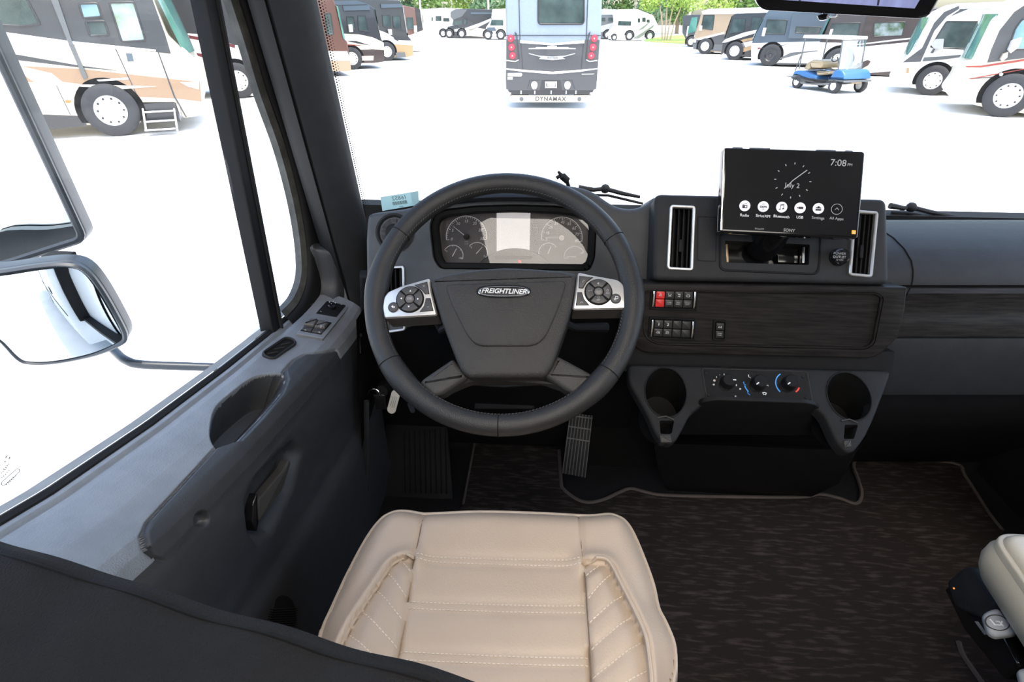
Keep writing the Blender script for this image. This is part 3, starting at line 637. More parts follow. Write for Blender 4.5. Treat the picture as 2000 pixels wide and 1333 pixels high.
# ---- wood grain trim with switches
pT = PL(atD(1500, 552, 1.03), tilt(15, 3.2))
to = rnd(pT.pxs([(1232, 553), (1770, 561), (1765, 610), (1752, 658), (1730, 682), (1704, 700), (1262, 690), (1240, 680), (1226, 640)]), [.004, .002, .001, .004, .02, .02, .03, .02, .01])
th = rnd(pT.pxs([(1258, 566), (1712, 571), (1725, 580), (1707, 672), (1690, 683), (1285, 674), (1262, 664), (1254, 645)]), [.01, .01, .012, .012, .012, .02, .02, .01])
B().plate(pT, to, [th], -.05, .004, .004).build('trim_frame', m_wood, dash)
B().ring(pT, th, offset(th, .004), -.004, .003, .0015).build('trim_step', m_wood, dash)
B().prism(pT, offset(th, .0035), -.012, -.004).build('trim_board', m_wood, dash)
m_rock = M('switch_black', (.016, .016, .017), .42)
def bank(q, n, label, cells, chrome=True):
    s_ = sub('switch_bank', pT.o, dash, label); o = rnd(pT.pxs(q, -.002), .003)
    B().ring(pT, o, offset(o, .003), -.006, .001, .001).build('bank_frame', m_plastic_dk, s_)
    B().prism(pT, offset(o, .0025), -.006, -.0035).build('bank_back', m_black, s_)
    a, b, c, d = [V(x) for x in offset(pT.pxs(q, -.002), .0045)]
    f0 = .07 if chrome else 0; f1 = 1-f0
    if chrome:
        for f in (0, .955): B().prism(pT, [tuple(d.lerp(c, f)), tuple(d.lerp(c, f+.045)), tuple(a.lerp(b, f+.045)), tuple(a.lerp(b, f))], -.0035, .003, .0012).build('end_strip', m_chrome, s_)
    for k in range(n):
        g0, g1 = f0+(f1-f0)*(k+.03)/n, f0+(f1-f0)*(k+.97)/n; mt = m_red if cells[k][0] == 'red' else m_rock
        for h, (y0, y1) in enumerate(((.02, .48), (.52, .98))):
            P = lambda f, y: tuple(a.lerp(b, f).lerp(d.lerp(c, f), y))
            B().prism(pT, rnd([P(g0, y1), P(g1, y1), P(g1, y0), P(g0, y0)], .0015), -.0035, .0025 if h == 0 else .0008, .0012).build('rocker', mt, s_)
        for h, w in ((1, .0026), (2, .0010)):
            if cells[k][h]: mark(cells[k][h], V(P((g0+g1)/2, .26 if h == 1 else .74)), w, s_, (b-a).length/n)
    return s_
def mark(kind, c, w, par, cw):                               # printed symbols on the rockers
    L = lambda pts, cl=False, r=.00035: b.tube([pT.pt(c.x+x*.001, c.y+y*.001, w+.0003) for x, y in pts], r, 5, cl)
    if kind.startswith('t:'):
        return text(kind[2:], pT, c, .0034 if '\n' in kind else .0075, w, m_white if '\n' not in kind else m_white_dim, par, name='marking', bold=.01)
    b = B()
    if kind == 'tri': L([(-3.2, -2.2), (3.2, -2.2), (0, 3.2)], True); L([(-1.5, -1.2), (1.5, -1.2), (0, 1.4)], True)
    if kind == 'lamp': L([(-3, 1.5), (-1.5, 0), (1.5, 0), (3, 1.5)]); [L([(x, -1), (x*1.5, -2.6)]) for x in (-1.5, 0, 1.5)]; L([(-2, 2.2), (-3, 3)]); L([(2, 2.2), (3, 3)])
    if kind == 'mud': L([(-2.5, 3), (2.5, 3), (1.5, 1.6), (-1.5, 1.6)], True); L([(-2.6, -2.6), (2.8, -2.6), (2.8, .3)], True); L([(0, -2.6), (2, -1)])
    if kind == 'engine': L([(-3, -1.2), (-3, 1), (-1.6, 2), (1.6, 2), (3, .6), (3, -.8), (1.6, -2), (-1.6, -2)], True)
    if kind == 'fog': L([(-.4, 2.1), (-2.2, 1.7), (-3, 0), (-2.2, -1.7), (-.4, -2.1)], True); [L([(.5, y), (3, y-.4)]) for y in (1.4, 0, -1.4)]
    if kind == 'batt': L([(-3, -2), (3, -2), (3, 1.6), (-3, 1.6)], True); L([(-2, 1.6), (-2, 2.4), (-.8, 2.4), (-.8, 1.6)]); L([(.8, 1.6), (.8, 2.4), (2, 2.4), (2, 1.6)]); L([(-2, 0), (-.8, 0)]); L([(.8, 0), (2, 0)])
    if kind == 'pump': L([(-3.2, -1.2), (-.5, -1.2), (-.5, .6), (-1.6, .6), (-3.2, -.4)], True); L([(.4, -1.6), (3.2, -1.6)]); L([(1.8, -1.4), (1.8, 2)]); L([(1, 1), (1.8, 2), (2.6, 1)])
    return b.build('marking', m_white, par)
bank([(1271, 562), (1364, 565), (1361, 607), (1268, 604)], 4, 'upper switch bank with a red hazard switch', [('red', 'tri', None), ('k', 'lamp', 't:DOME\nLIGHT'), ('k', 'mud', 't:PASS\nWELL'), ('k', 'engine', 't:REGEN\nSWIT')])
bank([(1268, 619), (1360, 623), (1357, 665), (1265, 661)], 4, 'lower switch bank numbered one and two', [('k', 't:1', 'fog'), ('k', 't:2', 'batt'), ('k', None, None), ('k', None, None)])
bank([(1393, 625), (1419, 626), (1417, 666), (1391, 665)], 1, 'single pump switch on the wood trim', [('k', 'pump', 't:SUMP\nPUMP')], False)
# ---- sloping console shelf: cup holders and climate controls
q0 = pT.pt(*pT.px(1500, 699)); pF = PL(q0+V((0, .004, -.004)), tilt(55, 3.2))
sh = [(1226, 712), (1742, 724), (1730, 760), (1706, 822), (1690, 856), (1668, 884), (1652, 884), (1632, 860), (1612, 815), (1596, 798), (1574, 793), (1400, 787), (1372, 790), (1348, 810), (1332, 842), (1318, 866), (1296, 868), (1280, 848), (1262, 806), (1228, 748)]
sh = rnd(pF.pxs(sh), .012, 3)
cupc = [(1300, 766, 41, 49), (1658, 774, 43, 47)]
cups = []
for x, y, rx, ry in cupc:
    c = pF.px(x, y); r = rx*pF.mpp(x, y); t, b2 = pF.px(x, y-ry), pF.px(x, y+ry); cups.append((c, r, abs(t[1]-b2[1])/2))
sl_ = [rnd(pF.pxs(q), .003) for q in ([(1288, 822), (1317, 822), (1312, 848), (1290, 848)], [(1650, 830), (1676, 830), (1668, 858), (1648, 858)])]
B().plate(pF, sh, [circ(c, r, 36, ry) for c, r, ry in cups]+sl_, -.03, 0, .006).build('console_shelf', m_shelf, dash)
for i, (c, r, ry) in enumerate(cups):
    ch = sub('cup_holder', pF.pt(*c), dash, 'deep round cup holder '+('left' if i == 0 else 'right')+' of the climate controls')
    B().ring(pF, circ(c, r*1.03, 36, ry*1.03), circ(c, r*.97, 36, ry*.97), -.004, .0014, .0006).build('cup_rim', m_plastic_dk, ch)
    down = (V((0, 0, -1))-pF.n*.8).normalized(); b = B(); L = circ(c, r*.99, 36, ry*.99)
    b.grid([[pF.pt(u, v, -.002)+down*(t*.09) for u, v in L] for t in (0, .5, 1)], True); b.add([pF.pt(u, v, -.002)+down*.09 for u, v in L], [tuple(range(36))]); b.build('cup_well', m_black, ch)
    q = ([(1287, 850), (1309, 850), (1312, 866), (1290, 866)], [(1646, 862), (1660, 860), (1662, 874), (1648, 876)])[i]
    B().prism(pF, rnd(pF.pxs(q), .002), -.02, .004, .002).build('cup_clip', m_spoke, ch)
    x = cupc[i][0]; y = cupc[i][1]+cupc[i][3]+2
    B().tube([pF.pt(*pF.px(x-16, y), .002), pF.pt(*pF.px(x, y-3), .002), pF.pt(*pF.px(x+16, y+4), .002)], .0016, 6).build('cup_strap', m_spoke, ch)
hv = sub('climate_panel', pF.o, dash, 'black climate control panel with three rotary knobs')
hq = rnd(pF.pxs([(1371, 721), (1575, 727), (1586, 786), (1381, 781)]), .005)
B().ring(pF, offset(hq, -.0012), offset(hq, .0004), -.002, .0022, .0006).build('panel_edge', m_spoke, hv)
B().prism(pF, hq, -.004, .0016).build('panel_face', m_gloss, hv)
Hx = lambda x, y: pF.px(1350+x/7.407, 700+y/7.407, .0016)
kd = [(520, 355, 105, 0), (970, 370, 108, 222), (1415, 370, 108, 222)]
for x, y, r, a in kd:
    c = V(Hx(x, y)); R = r/7.407*pF.mpp(1480, 750); B().lathe(pF.pt(c.x, c.y, .0016), pF.n, [(.0001, .017), (R*.80, .017), (R*.9, .0155), (R, .004), (R*1.05, 0)], 30).build('knob', m_plastic_dk, hv)
    a = math.radians(a); d = V((math.cos(a), math.sin(a))); m = V((-d.y, d.x))*.0010; p, q = c+d*R*.45, c+d*R*.88
    B().prism(pF, [tuple(p-m), tuple(q-m), tuple(q+m), tuple(p+m)], .018, .0192).build('knob_pointer', m_white, hv)
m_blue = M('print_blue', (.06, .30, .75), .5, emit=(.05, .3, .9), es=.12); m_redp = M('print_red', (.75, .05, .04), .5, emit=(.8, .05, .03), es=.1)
def arcp(c, R, a0, a1, w, mat): B().grid([[pF.pt(c[0]+q*math.cos(math.radians(a)), c[1]+q*math.sin(math.radians(a)), .0022) for q in (R-w, R+w)] for a in np.linspace(a0, a1, 18)]).build('scale_arc', mat, hv)
ms = 1/7.407*pF.mpp(1480, 750)
arcp(Hx(1415, 380), 190*ms, 125, 222, .0011, m_blue); arcp(Hx(1410, 370), 150*ms, -55, -20, .0014, m_redp); arcp(Hx(970, 370), 205*ms, 192, 222, .0010, m_blue)
for x, y, r in ((325, 383, 14), (413, 243, 6), (535, 247, 6), (592, 273, 8), (640, 553, 12), (708, 447, 12)):
    B().ring(pF, circ(Hx(x, y), r*ms, 10), circ(Hx(x, y), r*ms*.5, 10), .0016, .0023).build('marking', m_white, hv)
for x, y, a, b_ in ((365, 275, 3, 12), (475, 237, 4, 14), (652, 393, 4, 14), (1000, 262, 4, 16)):
    c = Hx(x, y); B().prism(pF, rect(c[0]-a*ms*1.5, c[1]-b_*ms, c[0]+a*ms*1.5, c[1]+b_*ms), .0016, .0023).build('marking', m_white, hv)
for x, y, mt in ((840, 262, m_white), (1098, 380, m_white), (770, 365, m_blue), (830, 507, m_blue)):   # seated figure with airflow arrow
    c = Hx(x, y); b = B(); b.prism(pF, circ((c[0]-10*ms, c[1]+16*ms), 8*ms, 8), .0016, .0023)
    b.tube([pF.pt(c[0]+u*ms, c[1]+v*ms, .002) for u, v in ((-12, 4), (-8, -16), (10, -16), (14, -30))], .0007, 5); b.build('marking', mt, hv)
c = Hx(335, 325)
for k in range(4): a = k*PI/2+.4; B().prism(pF, circ((c[0]+11*ms*math.cos(a), c[1]+11*ms*math.sin(a)), 9*ms, 8), .0016, .0022).build('marking', M('fan_print', (.7, .6, .6), .5) if k == 0 else D.materials['fan_print'], hv)
c = Hx(1060, 515); B().ring(pF, [(c[0]+x*ms, c[1]+y*ms) for x, y in ((-32, 14), (0, 24), (32, 14), (18, -20), (0, -14), (-18, -20))], [(c[0]+x*ms*.6, c[1]+y*ms*.6) for x, y in ((-32, 14), (0, 24), (32, 14), (18, -20), (0, -14), (-18, -20))], .0016, .0023).build('marking', m_white, hv)
for x, y in ((220, 218), (245, 530), (1620, 270), (1665, 575)):
    c = Hx(x, y); B().lathe(pF.pt(*c, .0012), pF.n, [(.0001, .002), (22*ms, .0018), (26*ms, 0)], 14).build('screw', m_rubber, hv)
B().prism(pT, pT.pxs([(1212, 676), (1752, 690), (1746, 740), (1218, 728)]), -.04, -.008).build('shelf_riser', m_plastic_dk, dash)
# console body below the shelf down to the floor
f0 = pF.pt(*pF.px(1480, 800)); g0 = atZ(1450, 969, FLZ); dn = (g0-f0); nb = V((1, 0, 0)).cross(dn).normalized()
if nb.y > 0: nb = -nb
pB = PL(f0+V((0, .006, 0)), nb)
B().prism(pB, rnd(pB.pxs([(1280, 848), (1296, 866), (1318, 862), (1332, 836), (1348, 804), (1372, 786), (1400, 782), (1574, 788), (1596, 793), (1612, 810), (1632, 855), (1652, 880), (1668, 880), (1692, 850), (1640, 946), (1585, 972), (1310, 969), (1288, 930), (1278, 880)]), .006), -.008, 0, .003).build('console_body', m_plastic_dk, dash)
cbx = B().box((.45, 1.36, 1.30), (.62, .14, .6)); cbx.build('console_core', m_black, dash)
# ------------------------------------------------------------------ touchscreen
pD = PL(atD(1548, 372, .930), tilt(27, 3.2))
ts_ = thing('touchscreen', pD.pt(0, 0, -.05), 'black floating touchscreen showing a clock and six app icons', 'touchscreen')
tq = pD.pxs([(1413, 288), (1690, 296), (1676, 467), (1406, 453)])
B().prism(pD, rnd(tq, .006), -.022, 0, .0025).build('screen_case', m_gloss, ts_)
B().prism(pD, offset(tq, .0045), -.001, .0005).build('screen', M('screen_black', (.006, .006, .007), .16), ts_)
B().tube([pD.pt(*pD.px(1414.5, 292), .0005), pD.pt(*pD.px(1408, 450), .0005)], .0013, 6).build('bright_edge', m_chrome, ts_)
B().tube([pD.pt(0, -.03, -.02), pS.pt(*pS.px(1500, 480), -.03)], .03, 12).build('screen_mount', m_gloss, ts_)
for x0, x1 in ((1433, 1452), (1466, 1506), (1597, 1635), (1654, 1668)):
    B().prism(pD, [pD.px(x0, 287.5+(x0-1413)*.029), pD.px(x1, 287.5+(x1-1413)*.029), pD.px(x1, 285.5+(x1-1413)*.029), pD.px(x0, 285.5+(x0-1413)*.029)], -.015, -.004).build('top_slot', m_spoke, ts_)
kk = pD.mpp(1550, 370); rt = math.radians(-2.2)
T = lambda s, x, y, sz, mt=m_glow, **k: text(s, pD, pD.px(x, y), sz*kk, .0008, mt, ts_, rot=rt, **k)
T('7:08', 1637, 319, 18.5, m_glow_dim); T('PM', 1659.5, 322.5, 7.5, m_glow_dim); T('July 2', 1547, 363, 13.5, m_glow_dim)
cc = V(pD.px(1548, 353))
for k in range(12):
    a = math.radians(90-30*k)+rt; d = V((math.cos(a), math.sin(a))); m = V((-d.y, d.x))*.0006; p, q = cc+d*32.5*kk, cc+d*36.5*kk
    B().prism(pD, [tuple(p-m), tuple(q-m), tuple(q+m), tuple(p+m)], .0005, .0010).build('clock_tick', m_glow_dim, ts_)
for a, L in ((42, 34), (232, 19)):
    a = math.radians(a)+rt; d = V((math.cos(a), math.sin(a))); m = V((-d.y, d.x))*.0007; q = cc+d*L*kk
    B().prism(pD, [tuple(cc-m), tuple(q-m), tuple(q+m), tuple(cc+m)], .0005, .0011).build('clock_hand', m_glow_dim, ts_)
ic = [('Radio', 1454.5, 402.5), ('SiriusXM', 1490.5, 404), ('Bluetooth', 1526.5, 405), ('USB', 1562.3, 406.5), ('Settings', 1598, 407.7), ('All Apps', 1634, 409)]
m_icon = M('icon_dark', (.01, .01, .012), .5); m_disc = M('icon_disc', (.5, .48, .55), .5, emit=(.86, .82, .95), es=.36)
for n_, x, y in ic:
    c = V(pD.px(x, y)); R = 11*kk
    if n_ == 'All Apps': B().ring(pD, circ(c, R, 28), circ(c, R*.92, 28), .0005, .0009).build('app_icon', m_glow_dim, ts_)
    else: B().prism(pD, circ(c, R, 28), .0005, .0009).build('app_icon', m_disc, ts_)
    g = lambda pts, w=.0009, mt=m_icon: B().prism(pD, [(c.x+a*R, c.y+b_*R) for a, b_ in pts], w, w+.0003).build('icon_glyph', mt, ts_)
    if n_ == 'Radio': g([(-.45, -.45), (.45, -.45), (.45, .15), (-.45, .15)]); g([(-.4, .15), (.4, .5), (.42, .58), (-.45, .22)]); g([(.02, -.3), (.3, -.3), (.3, .0), (.02, .0)], .0012, m_disc)
    if n_ == 'SiriusXM': text('sxm', pD, c, R*.75, .0010, m_icon, ts_, bold=.03, name='icon_glyph', rot=rt); g([(-.2, .42), (.2, .42), (.25, .5), (-.25, .5)]); g([(-.2, -.42), (.2, -.42), (.25, -.5), (-.25, -.5)])
    if n_ == 'Bluetooth': g([(-.28, .45), (.4, .55), (.4, .38), (-.28, .28)]); g([(-.28, .4), (-.2, .4), (-.2, -.4), (-.28, -.4)]); g([(.32, .5), (.4, .5), (.4, -.28), (.32, -.28)]); g([(-.5, -.5), (-.2, -.5), (-.2, -.3), (-.45, -.3)]); g([(.1, -.38), (.4, -.38), (.4, -.18), (.15, -.18)])
    if n_ == 'USB': g([(-.3, -.2), (.55, -.2), (.55, .2), (-.3, .2)]); g([(-.55, -.11), (-.34, -.11), (-.34, .11), (-.55, .11)])
    if n_ == 'Settings': g([(-.5, -.4), (.5, -.4), (.5, -.08), (-.5, -.08)]); g([(-.5, 0), (.5, 0), (.45, .2), (-.45, .2)]); g([(-.2, .2), (.2, .2), (.15, .4), (-.15, .4)])
    if n_ == 'All Apps': g([(-.35, -.2), (0, .18), (.35, -.2), (.35, -.08), (0, .3), (-.35, -.08)], .0009, m_glow_dim)
    T(n_, x-.6, y+18.5, 8.0, m_glow if n_ not in ('Settings', 'All Apps') else m_glow_dim)
T('SONY', 1541, 450.5, 8.5, m_white_dim, bold=.02); T('SiriusXM', 1483, 447.5, 5, m_white_dim)
B().prism(pD, pD.pxs([(1663.5, 450), (1671, 450.5), (1670.5, 458), (1663, 457.5)]), .0005, .0011).build('orange_mark', M('mark_orange', (.8, .35, .02), .5, emit=(1, .45, .03), es=.35), ts_)
B().prism(pD, pD.pxs([(1665.5, 452), (1669, 452), (1668.7, 456), (1665.2, 456)]), .0011, .0014).build('orange_glyph', M('mark_cream', (.8, .6, .3), .5), ts_)
# ------------------------------------------------------------------ rear view monitor hanging at the top
pM = PL(atD(1655, 10, .80), (tilt(-4, 12)))
mo = thing('rear_view_monitor', pM.pt(0, .09, -.03), 'black rear view monitor hanging above the windshield centre', 'monitor')
mq = pM.pxs([(1477, 8), (1497, 21), (1805, 37), (1828, 12)])
mq = rnd([pM.px(1480, -120), pM.px(1475, 4), pM.px(1490, 20), pM.px(1798, 37), pM.px(1818, 30), pM.px(1835, 0), pM.px(1895, -120)], .008)
B().prism(pM, mq, -.03, 0, .004).build('monitor_case', m_gloss, mo)
m_vid = M('camera_picture', (.10, .11, .20), .3, scale=4, stretch=(18, 1, 1), emit=(.20, .22, .42), es=.55, col2=(.2, .22, .4))
B().prism(pM, [pM.px(1500, -90), pM.px(1503, -2), pM.px(1786, 16.5), pM.px(1798, -4), pM.px(1840, -90)], 0, .001).build('monitor_screen', m_vid, mo)
for x in (1560, 1712): B().prism(pM, [pM.px(x, 4+(x-1500)*.06-6), pM.px(x+4, 4+(x-1500)*.06-6), pM.px(x+16, -60), pM.px(x+12, -60)], .001, .0013).build('picture_line', M('picture_dark', (.02, .02, .05), .5) if x < 1600 else D.materials['picture_dark'], mo)
B().box(pM.pt(-.005, .12, -.06), (.08, .06, .12)).build('monitor_bracket', m_black, mo)
q = pM.px(1613, 33); B().lathe(pM.pt(q[0], q[1], -.02), (0, -.3, -1), [(.0001, .006), (.006, .005), (.009, 0)], 16).build('monitor_button', m_gloss, mo)
q = pM.px(1626, 33); B().ring(pM, rnd(rect(q[0]-.011, q[1]-.003, q[0]+.011, q[1]+.005), .003), rnd(rect(q[0]-.009, q[1]-.0015, q[0]+.009, q[1]+.0035), .002), -.022, -.018).build('monitor_clip', m_chrome, mo)
# ------------------------------------------------------------------ steering wheel
WC = V((-.0723, .8135, 1.804)); pW = PL(WC, tilt(46.5)); RM, Rm = .211, .0175
sw = thing('steering_wheel', WC-pW.n*.05, 'black leather steering wheel with silver control pods and centre emblem', 'steering wheel')
rb = B()
def rimr(a):                                                    # grip is a little fatter where the spokes meet it
    f = 0
    for s0 in (176, 2, 222, 318): f = max(f, math.exp(-(((math.degrees(a)-s0+180) % 360-180)/9)**2))
    return Rm*(1+.12*f)
NS, NR = 120, 18
rb.grid([[pW.pt((RM+rimr(2*PI*i/NS)*math.cos(b))*math.cos(2*PI*i/NS), (RM+rimr(2*PI*i/NS)*math.cos(b))*math.sin(2*PI*i/NS), rimr(2*PI*i/NS)*math.sin(b)) for b in [2*PI*j/NR for j in range(NR)]] for i in range(NS+1)], True)
rb.build('rim', m_leather_blk, sw)
for a in (149, 31, 271.5, 214, 325):                             # leather joints round the grip
    a = math.radians(a); d = V((math.cos(a), math.sin(a))); r = rimr(a)*1.004
    B().tube([pW.pt(*(d*(RM+r*math.cos(b))), r*math.sin(b)) for b in [2*PI*j/20 for j in range(20)]], .0009, 5, True).build('leather_joint', m_black, sw)
stb = B()
for i in range(230):                                             # stitching on the inner side
    a = 2*PI*(i+.5)/230; b = math.radians(152); d0 = 2*PI/230*.30
    p = [pW.pt((RM+(Rm+.0004)*math.cos(b+e*.05))*math.cos(a+e*d0), (RM+(Rm+.0004)*math.cos(b+e*.05))*math.sin(a+e*d0), (Rm+.0004)*math.sin(b+e*.05)) for e in (-1, 1)]
    stb.tube(p, .0007, 4)
tag(stb.build('stitching', m_thread_dk, sw), kind='stuff')
def Q(pts, w): return pW.pxs(pts, w)
# hub pad
pad = rnd(Q([(838, 545), (870, 534), (935, 524), (985, 521), (1040, 523), (1098, 528), (1127, 534), (1122, 575), (1115, 612), (1087, 694), (1078, 718), (1064, 736), (915, 737), (901, 726), (891, 705), (862, 628), (849, 585)], .016), .006, 3)
B().prism(pW, pad, -.05, .016, .009, 4).build('hub_pad', m_pad, sw)
inner = rnd(Q([(868, 556), (1108, 548), (1092, 600), (1068, 655), (1052, 672), (1035, 677), (940, 677), (925, 671), (912, 655), (884, 600)], .018), .012, 4)
B().prism(pW, inner, .012, .0198, .0038, 4).build('pad_emboss', m_pad, sw)
# emblem
em = sub('emblem', pW.o, sw, 'oval chrome badge with raised lettering')
def oval(x0, x1, y0, y1, w, n=2.6, m=44):
    out = []
    for k in range(m):
        a = 2*PI*k/m; c, s = math.cos(a), math.sin(a)
        out.append(pW.px((x0+x1)/2+(x1-x0)/2*math.copysign(abs(c)**(2/n), c), (y0+y1)/2-(y1-y0)/2*math.copysign(abs(s)**(2/n), s), w))
    return out
eo = oval(930, 1037, 556, 582, .021); B().prism(pW, eo, .017, .0212, .0015).build('badge_base', m_plastic_dk, em)
e1 = oval(934, 1034, 559, 581, .022); e2 = oval(938.5, 1029, 562, 577, .022)
B().ring(pW, e1, e2, .020, .0232, .0008).build('badge_rim', m_chrome, em)
B().prism(pW, e2, .020, .0215).build('badge_field', m_spoke, em)
text('FREIGHTLINER', pW, pW.px(984, 569.5, .022), .0114, .0222, m_white, em, shear=.25, bold=.012, ext=.0005, space=.97)
# lower spokes
for q in ([(884, 700), (914, 737), (864, 770), (845, 775), (818, 748), (828, 738)], [(1088, 694), (1064, 735), (1114, 768), (1133, 772), (1162, 736), (1150, 727)]):
    B().prism(pW, rnd(Q(q, .006), .005), -.03, .006, .008, 4).build('spoke', m_spoke, sw)
pb_ = rnd(Q([(900, 732), (1078, 732), (1104, 760), (1060, 745), (985, 738), (915, 746), (872, 764)], -.012), .006)
B().prism(pW, pb_, -.045, -.010, .006).build('lower_shroud', m_spoke, sw)
# control pods
podL = rnd(Q([(747, 600), (750, 581), (758, 570), (784, 559), (839, 543.5), (841, 567), (853, 615), (751, 621)], .012), .004, 3)
podR = rnd(Q([(1129.5, 532), (1157, 538), (1207, 547), (1217, 555), (1222, 571), (1224, 602), (1119, 604), (1125, 567)], .012), .004, 3)
for nm_, pd in (('left', podL), ('right', podR)):
    po_ = sub('control_pod', pW.o, sw, 'silver button pod on the '+nm_+' spoke')
    B().prism(pW, pd, -.035, .0115, .002).build('pod_face', m_silver, po_)
    B().prism(pW, offset(pd, -.0009), -.036, .0085).build('pod_shell', m_silver_side, po_)
    cx_, cy_, rr = (800.8, 585.2, 28) if nm_ == 'left' else (1168.8, 571, 28)
    k = pW.mpp(cx_, cy_)*.97; c = V(pW.px(cx_, cy_, .012)); sx = 1/.97
    ell = lambda R, n=40: circ(c, R*k, n, R*k*1.0)
    B().prism(pW, ell(rr), .008, .0120).build('button_well', m_black, po_)
    for a0 in (0, 90, 180, 270):
        t = [math.radians(a0+45+(6 if nm_ == 'left' else 2)+x-90) for x in np.linspace(5, 85, 9)]
        P = [(c.x+25.5*k*math.cos(x), c.y+25.5*k*math.sin(x)) for x in t]+[(c.x+10.5*k*math.cos(x), c.y+10.5*k*math.sin(x)) for x in reversed(t)]
        B().prism(pW, P, .010, .0155, .0010).build('button', m_button, po_)
    B().lathe(pW.pt(c.x, c.y, .010), pW.n, [(.0001, .0065), (7*k, .0060), (8.8*k, .0045), (9*k, 0)], 22).build('button', m_silver_side, po_)
    sx_, sy_ = (768.4, 600.8) if nm_ == 'left' else (1202.4, 584)
    s = V(pW.px(sx_, sy_, .012)); B().lathe(pW.pt(s.x, s.y, .010), pW.n, [(.0001, .0050), (8.5*k, .0045), (10.6*k, .003), (10.8*k, 0)], 22).build('button', m_button, po_)
    cb_ = ([(811.6, 557.6), (833.5, 551.6), (837.5, 573.8), (831, 574.4), (824, 566)], [(832.5, 584), (839.9, 583.4), (845.5, 606.8), (821.3, 608.6), (829, 598)]) if nm_ == 'left' else ([(1132.2, 540.2), (1156.8, 542.6), (1145, 551), (1138.2, 563), (1131, 562.4)], [(1128.6, 572), (1135.8, 572), (1140, 585), (1149.6, 596), (1125.6, 596.6)])
    for q in cb_:
        B().prism(pW, offset(Q(q, .012), -.0008), .009, .0121).build('button_well', m_black, po_)
        B().prism(pW, Q(q, .013), .010, .0140, .0006).build('button', m_button, po_)
    G = lambda pts, o_, w, mt=m_white: B().prism(pW, [(o_.x+a*k, o_.y+b_*k) for a, b_ in pts], w, w+.0003).build('marking', mt, po_)
    if nm_ == 'left':
        for dx, dy, tri in ((0, 16.5, [(-2, -1.5), (2, -1.5), (0, 2)]), (0, -16.5, [(-2, 1.5), (0, -2), (2, 1.5)]), (-16.5, 0, [(1.5, -2), (1.5, 2), (-2, 0)]), (16.5, 0, [(-1.5, -2), (2, 0), (-1.5, 2)])):
            G(tri, c+V((dx, dy))*k, .0155)
        text('OK', pW, c, 7*k, .0167, m_white_dim, po_, name='marking', bold=.02)
        G([(-3.5, .5), (0, 3), (0, 1.2), (3.5, 1.2), (3.5, -2.5), (-1, -2.5), (-1, -1.6), (2.4, -1.6), (2.4, .2), (0, .2), (0, -1.8)], s, .0151)
        p_ = V(pW.px(828, 559, .014)); G([(-.4, -2), (.4, -2), (.4, 2), (-.4, 2)], p_, .0141, m_white_dim); G([(-2, -.4), (2, -.4), (2, .4), (-2, .4)], p_, .0141, m_white_dim)
        p_ = V(pW.px(836, 600, .014)); G([(-2.2, -.4), (2.2, -.4), (2.2, .4), (-2.2, .4)], p_, .0141, m_white_dim)
    else:
        text('END', pW, c, 4.6*k, .0167, m_white_dim, po_, name='marking'); text('SET', pW, c+V((0, -18))*k, 5*k, .0155, m_white_dim, po_, name='marking', bold=.01); text('RES', pW, c+V((18, -3.5))*k, 4.6*k, .0155, m_white_dim, po_, name='marking', bold=.01)
        for dx, dy in ((0, -12.5), (18, 2.5)): B().ring(pW, circ(c+V((dx, dy))*k, 2.4*k, 12), circ(c+V((dx, dy))*k, 1.8*k, 12), .0155, .0158).build('marking', m_white_dim, po_)
        q = c+V((0, 17))*k; G([(-3, -1.2), (-1.4, -1.2), (.6, -3), (.6, 3), (-1.4, 1.2), (-3, 1.2)], q, .0155, m_white_dim)
        q = c+V((-17, 1))*k; G([(-3.5, -.5), (-1.5, -1.6), (-1.5, .6)], q, .0155, m_white_dim); G([(3.5, .6), (1.5, -.5), (1.5, 1.7)], q, .0155, m_white_dim)
        B().ring(pW, rect(s.x-1*k, s.y-1*k, s.x+4.5*k, s.y+4*k), rect(s.x-.2*k, s.y-.2*k, s.x+3.7*k, s.y+3.2*k), .0148, .0153).build('marking', m_white, po_)
        B().prism(pW, rect(s.x-4*k, s.y-4.5*k, s.x+1*k, s.y+.2*k), .0148, .0152).build('marking', m_white_dim, po_)
        for x, y, a in ((1141, 550, 40), (1136, 592, 0)):
            q = V(pW.px(x, y, .014)); B().tube([pW.pt(q.x+3*k*math.cos(math.radians(a+z)), q.y-1*k+3*k*math.sin(math.radians(a+z)), .0142) for z in (20, 60, 100, 140, 170)], .0005, 5).build('marking', m_white_dim, po_)
# column and stalks
B().tube([WC-pW.n*.045, WC-pW.n*.10, WC-pW.n*.16+V((0, .02, 0)), V((-.0723, 1.17, 1.60))], [.05, .075, .08, .07], 20).build('steering_column', m_plastic_dk, sw)
B().tube([WC-pW.n*.07+V((.06, 0, 0)), atY(1120, 640, .93), atY(1185, 640, .96)], [.008, .008, .010], 10).build('column_stalk', m_plastic_dk, sw)
B().tube([WC-pW.n*.07+V((-.06, 0, -.01)), atY(862, 645, .93), atY(842, 600, .94)], [.008, .009, .010], 10).build('column_stalk', m_plastic_dk, sw)
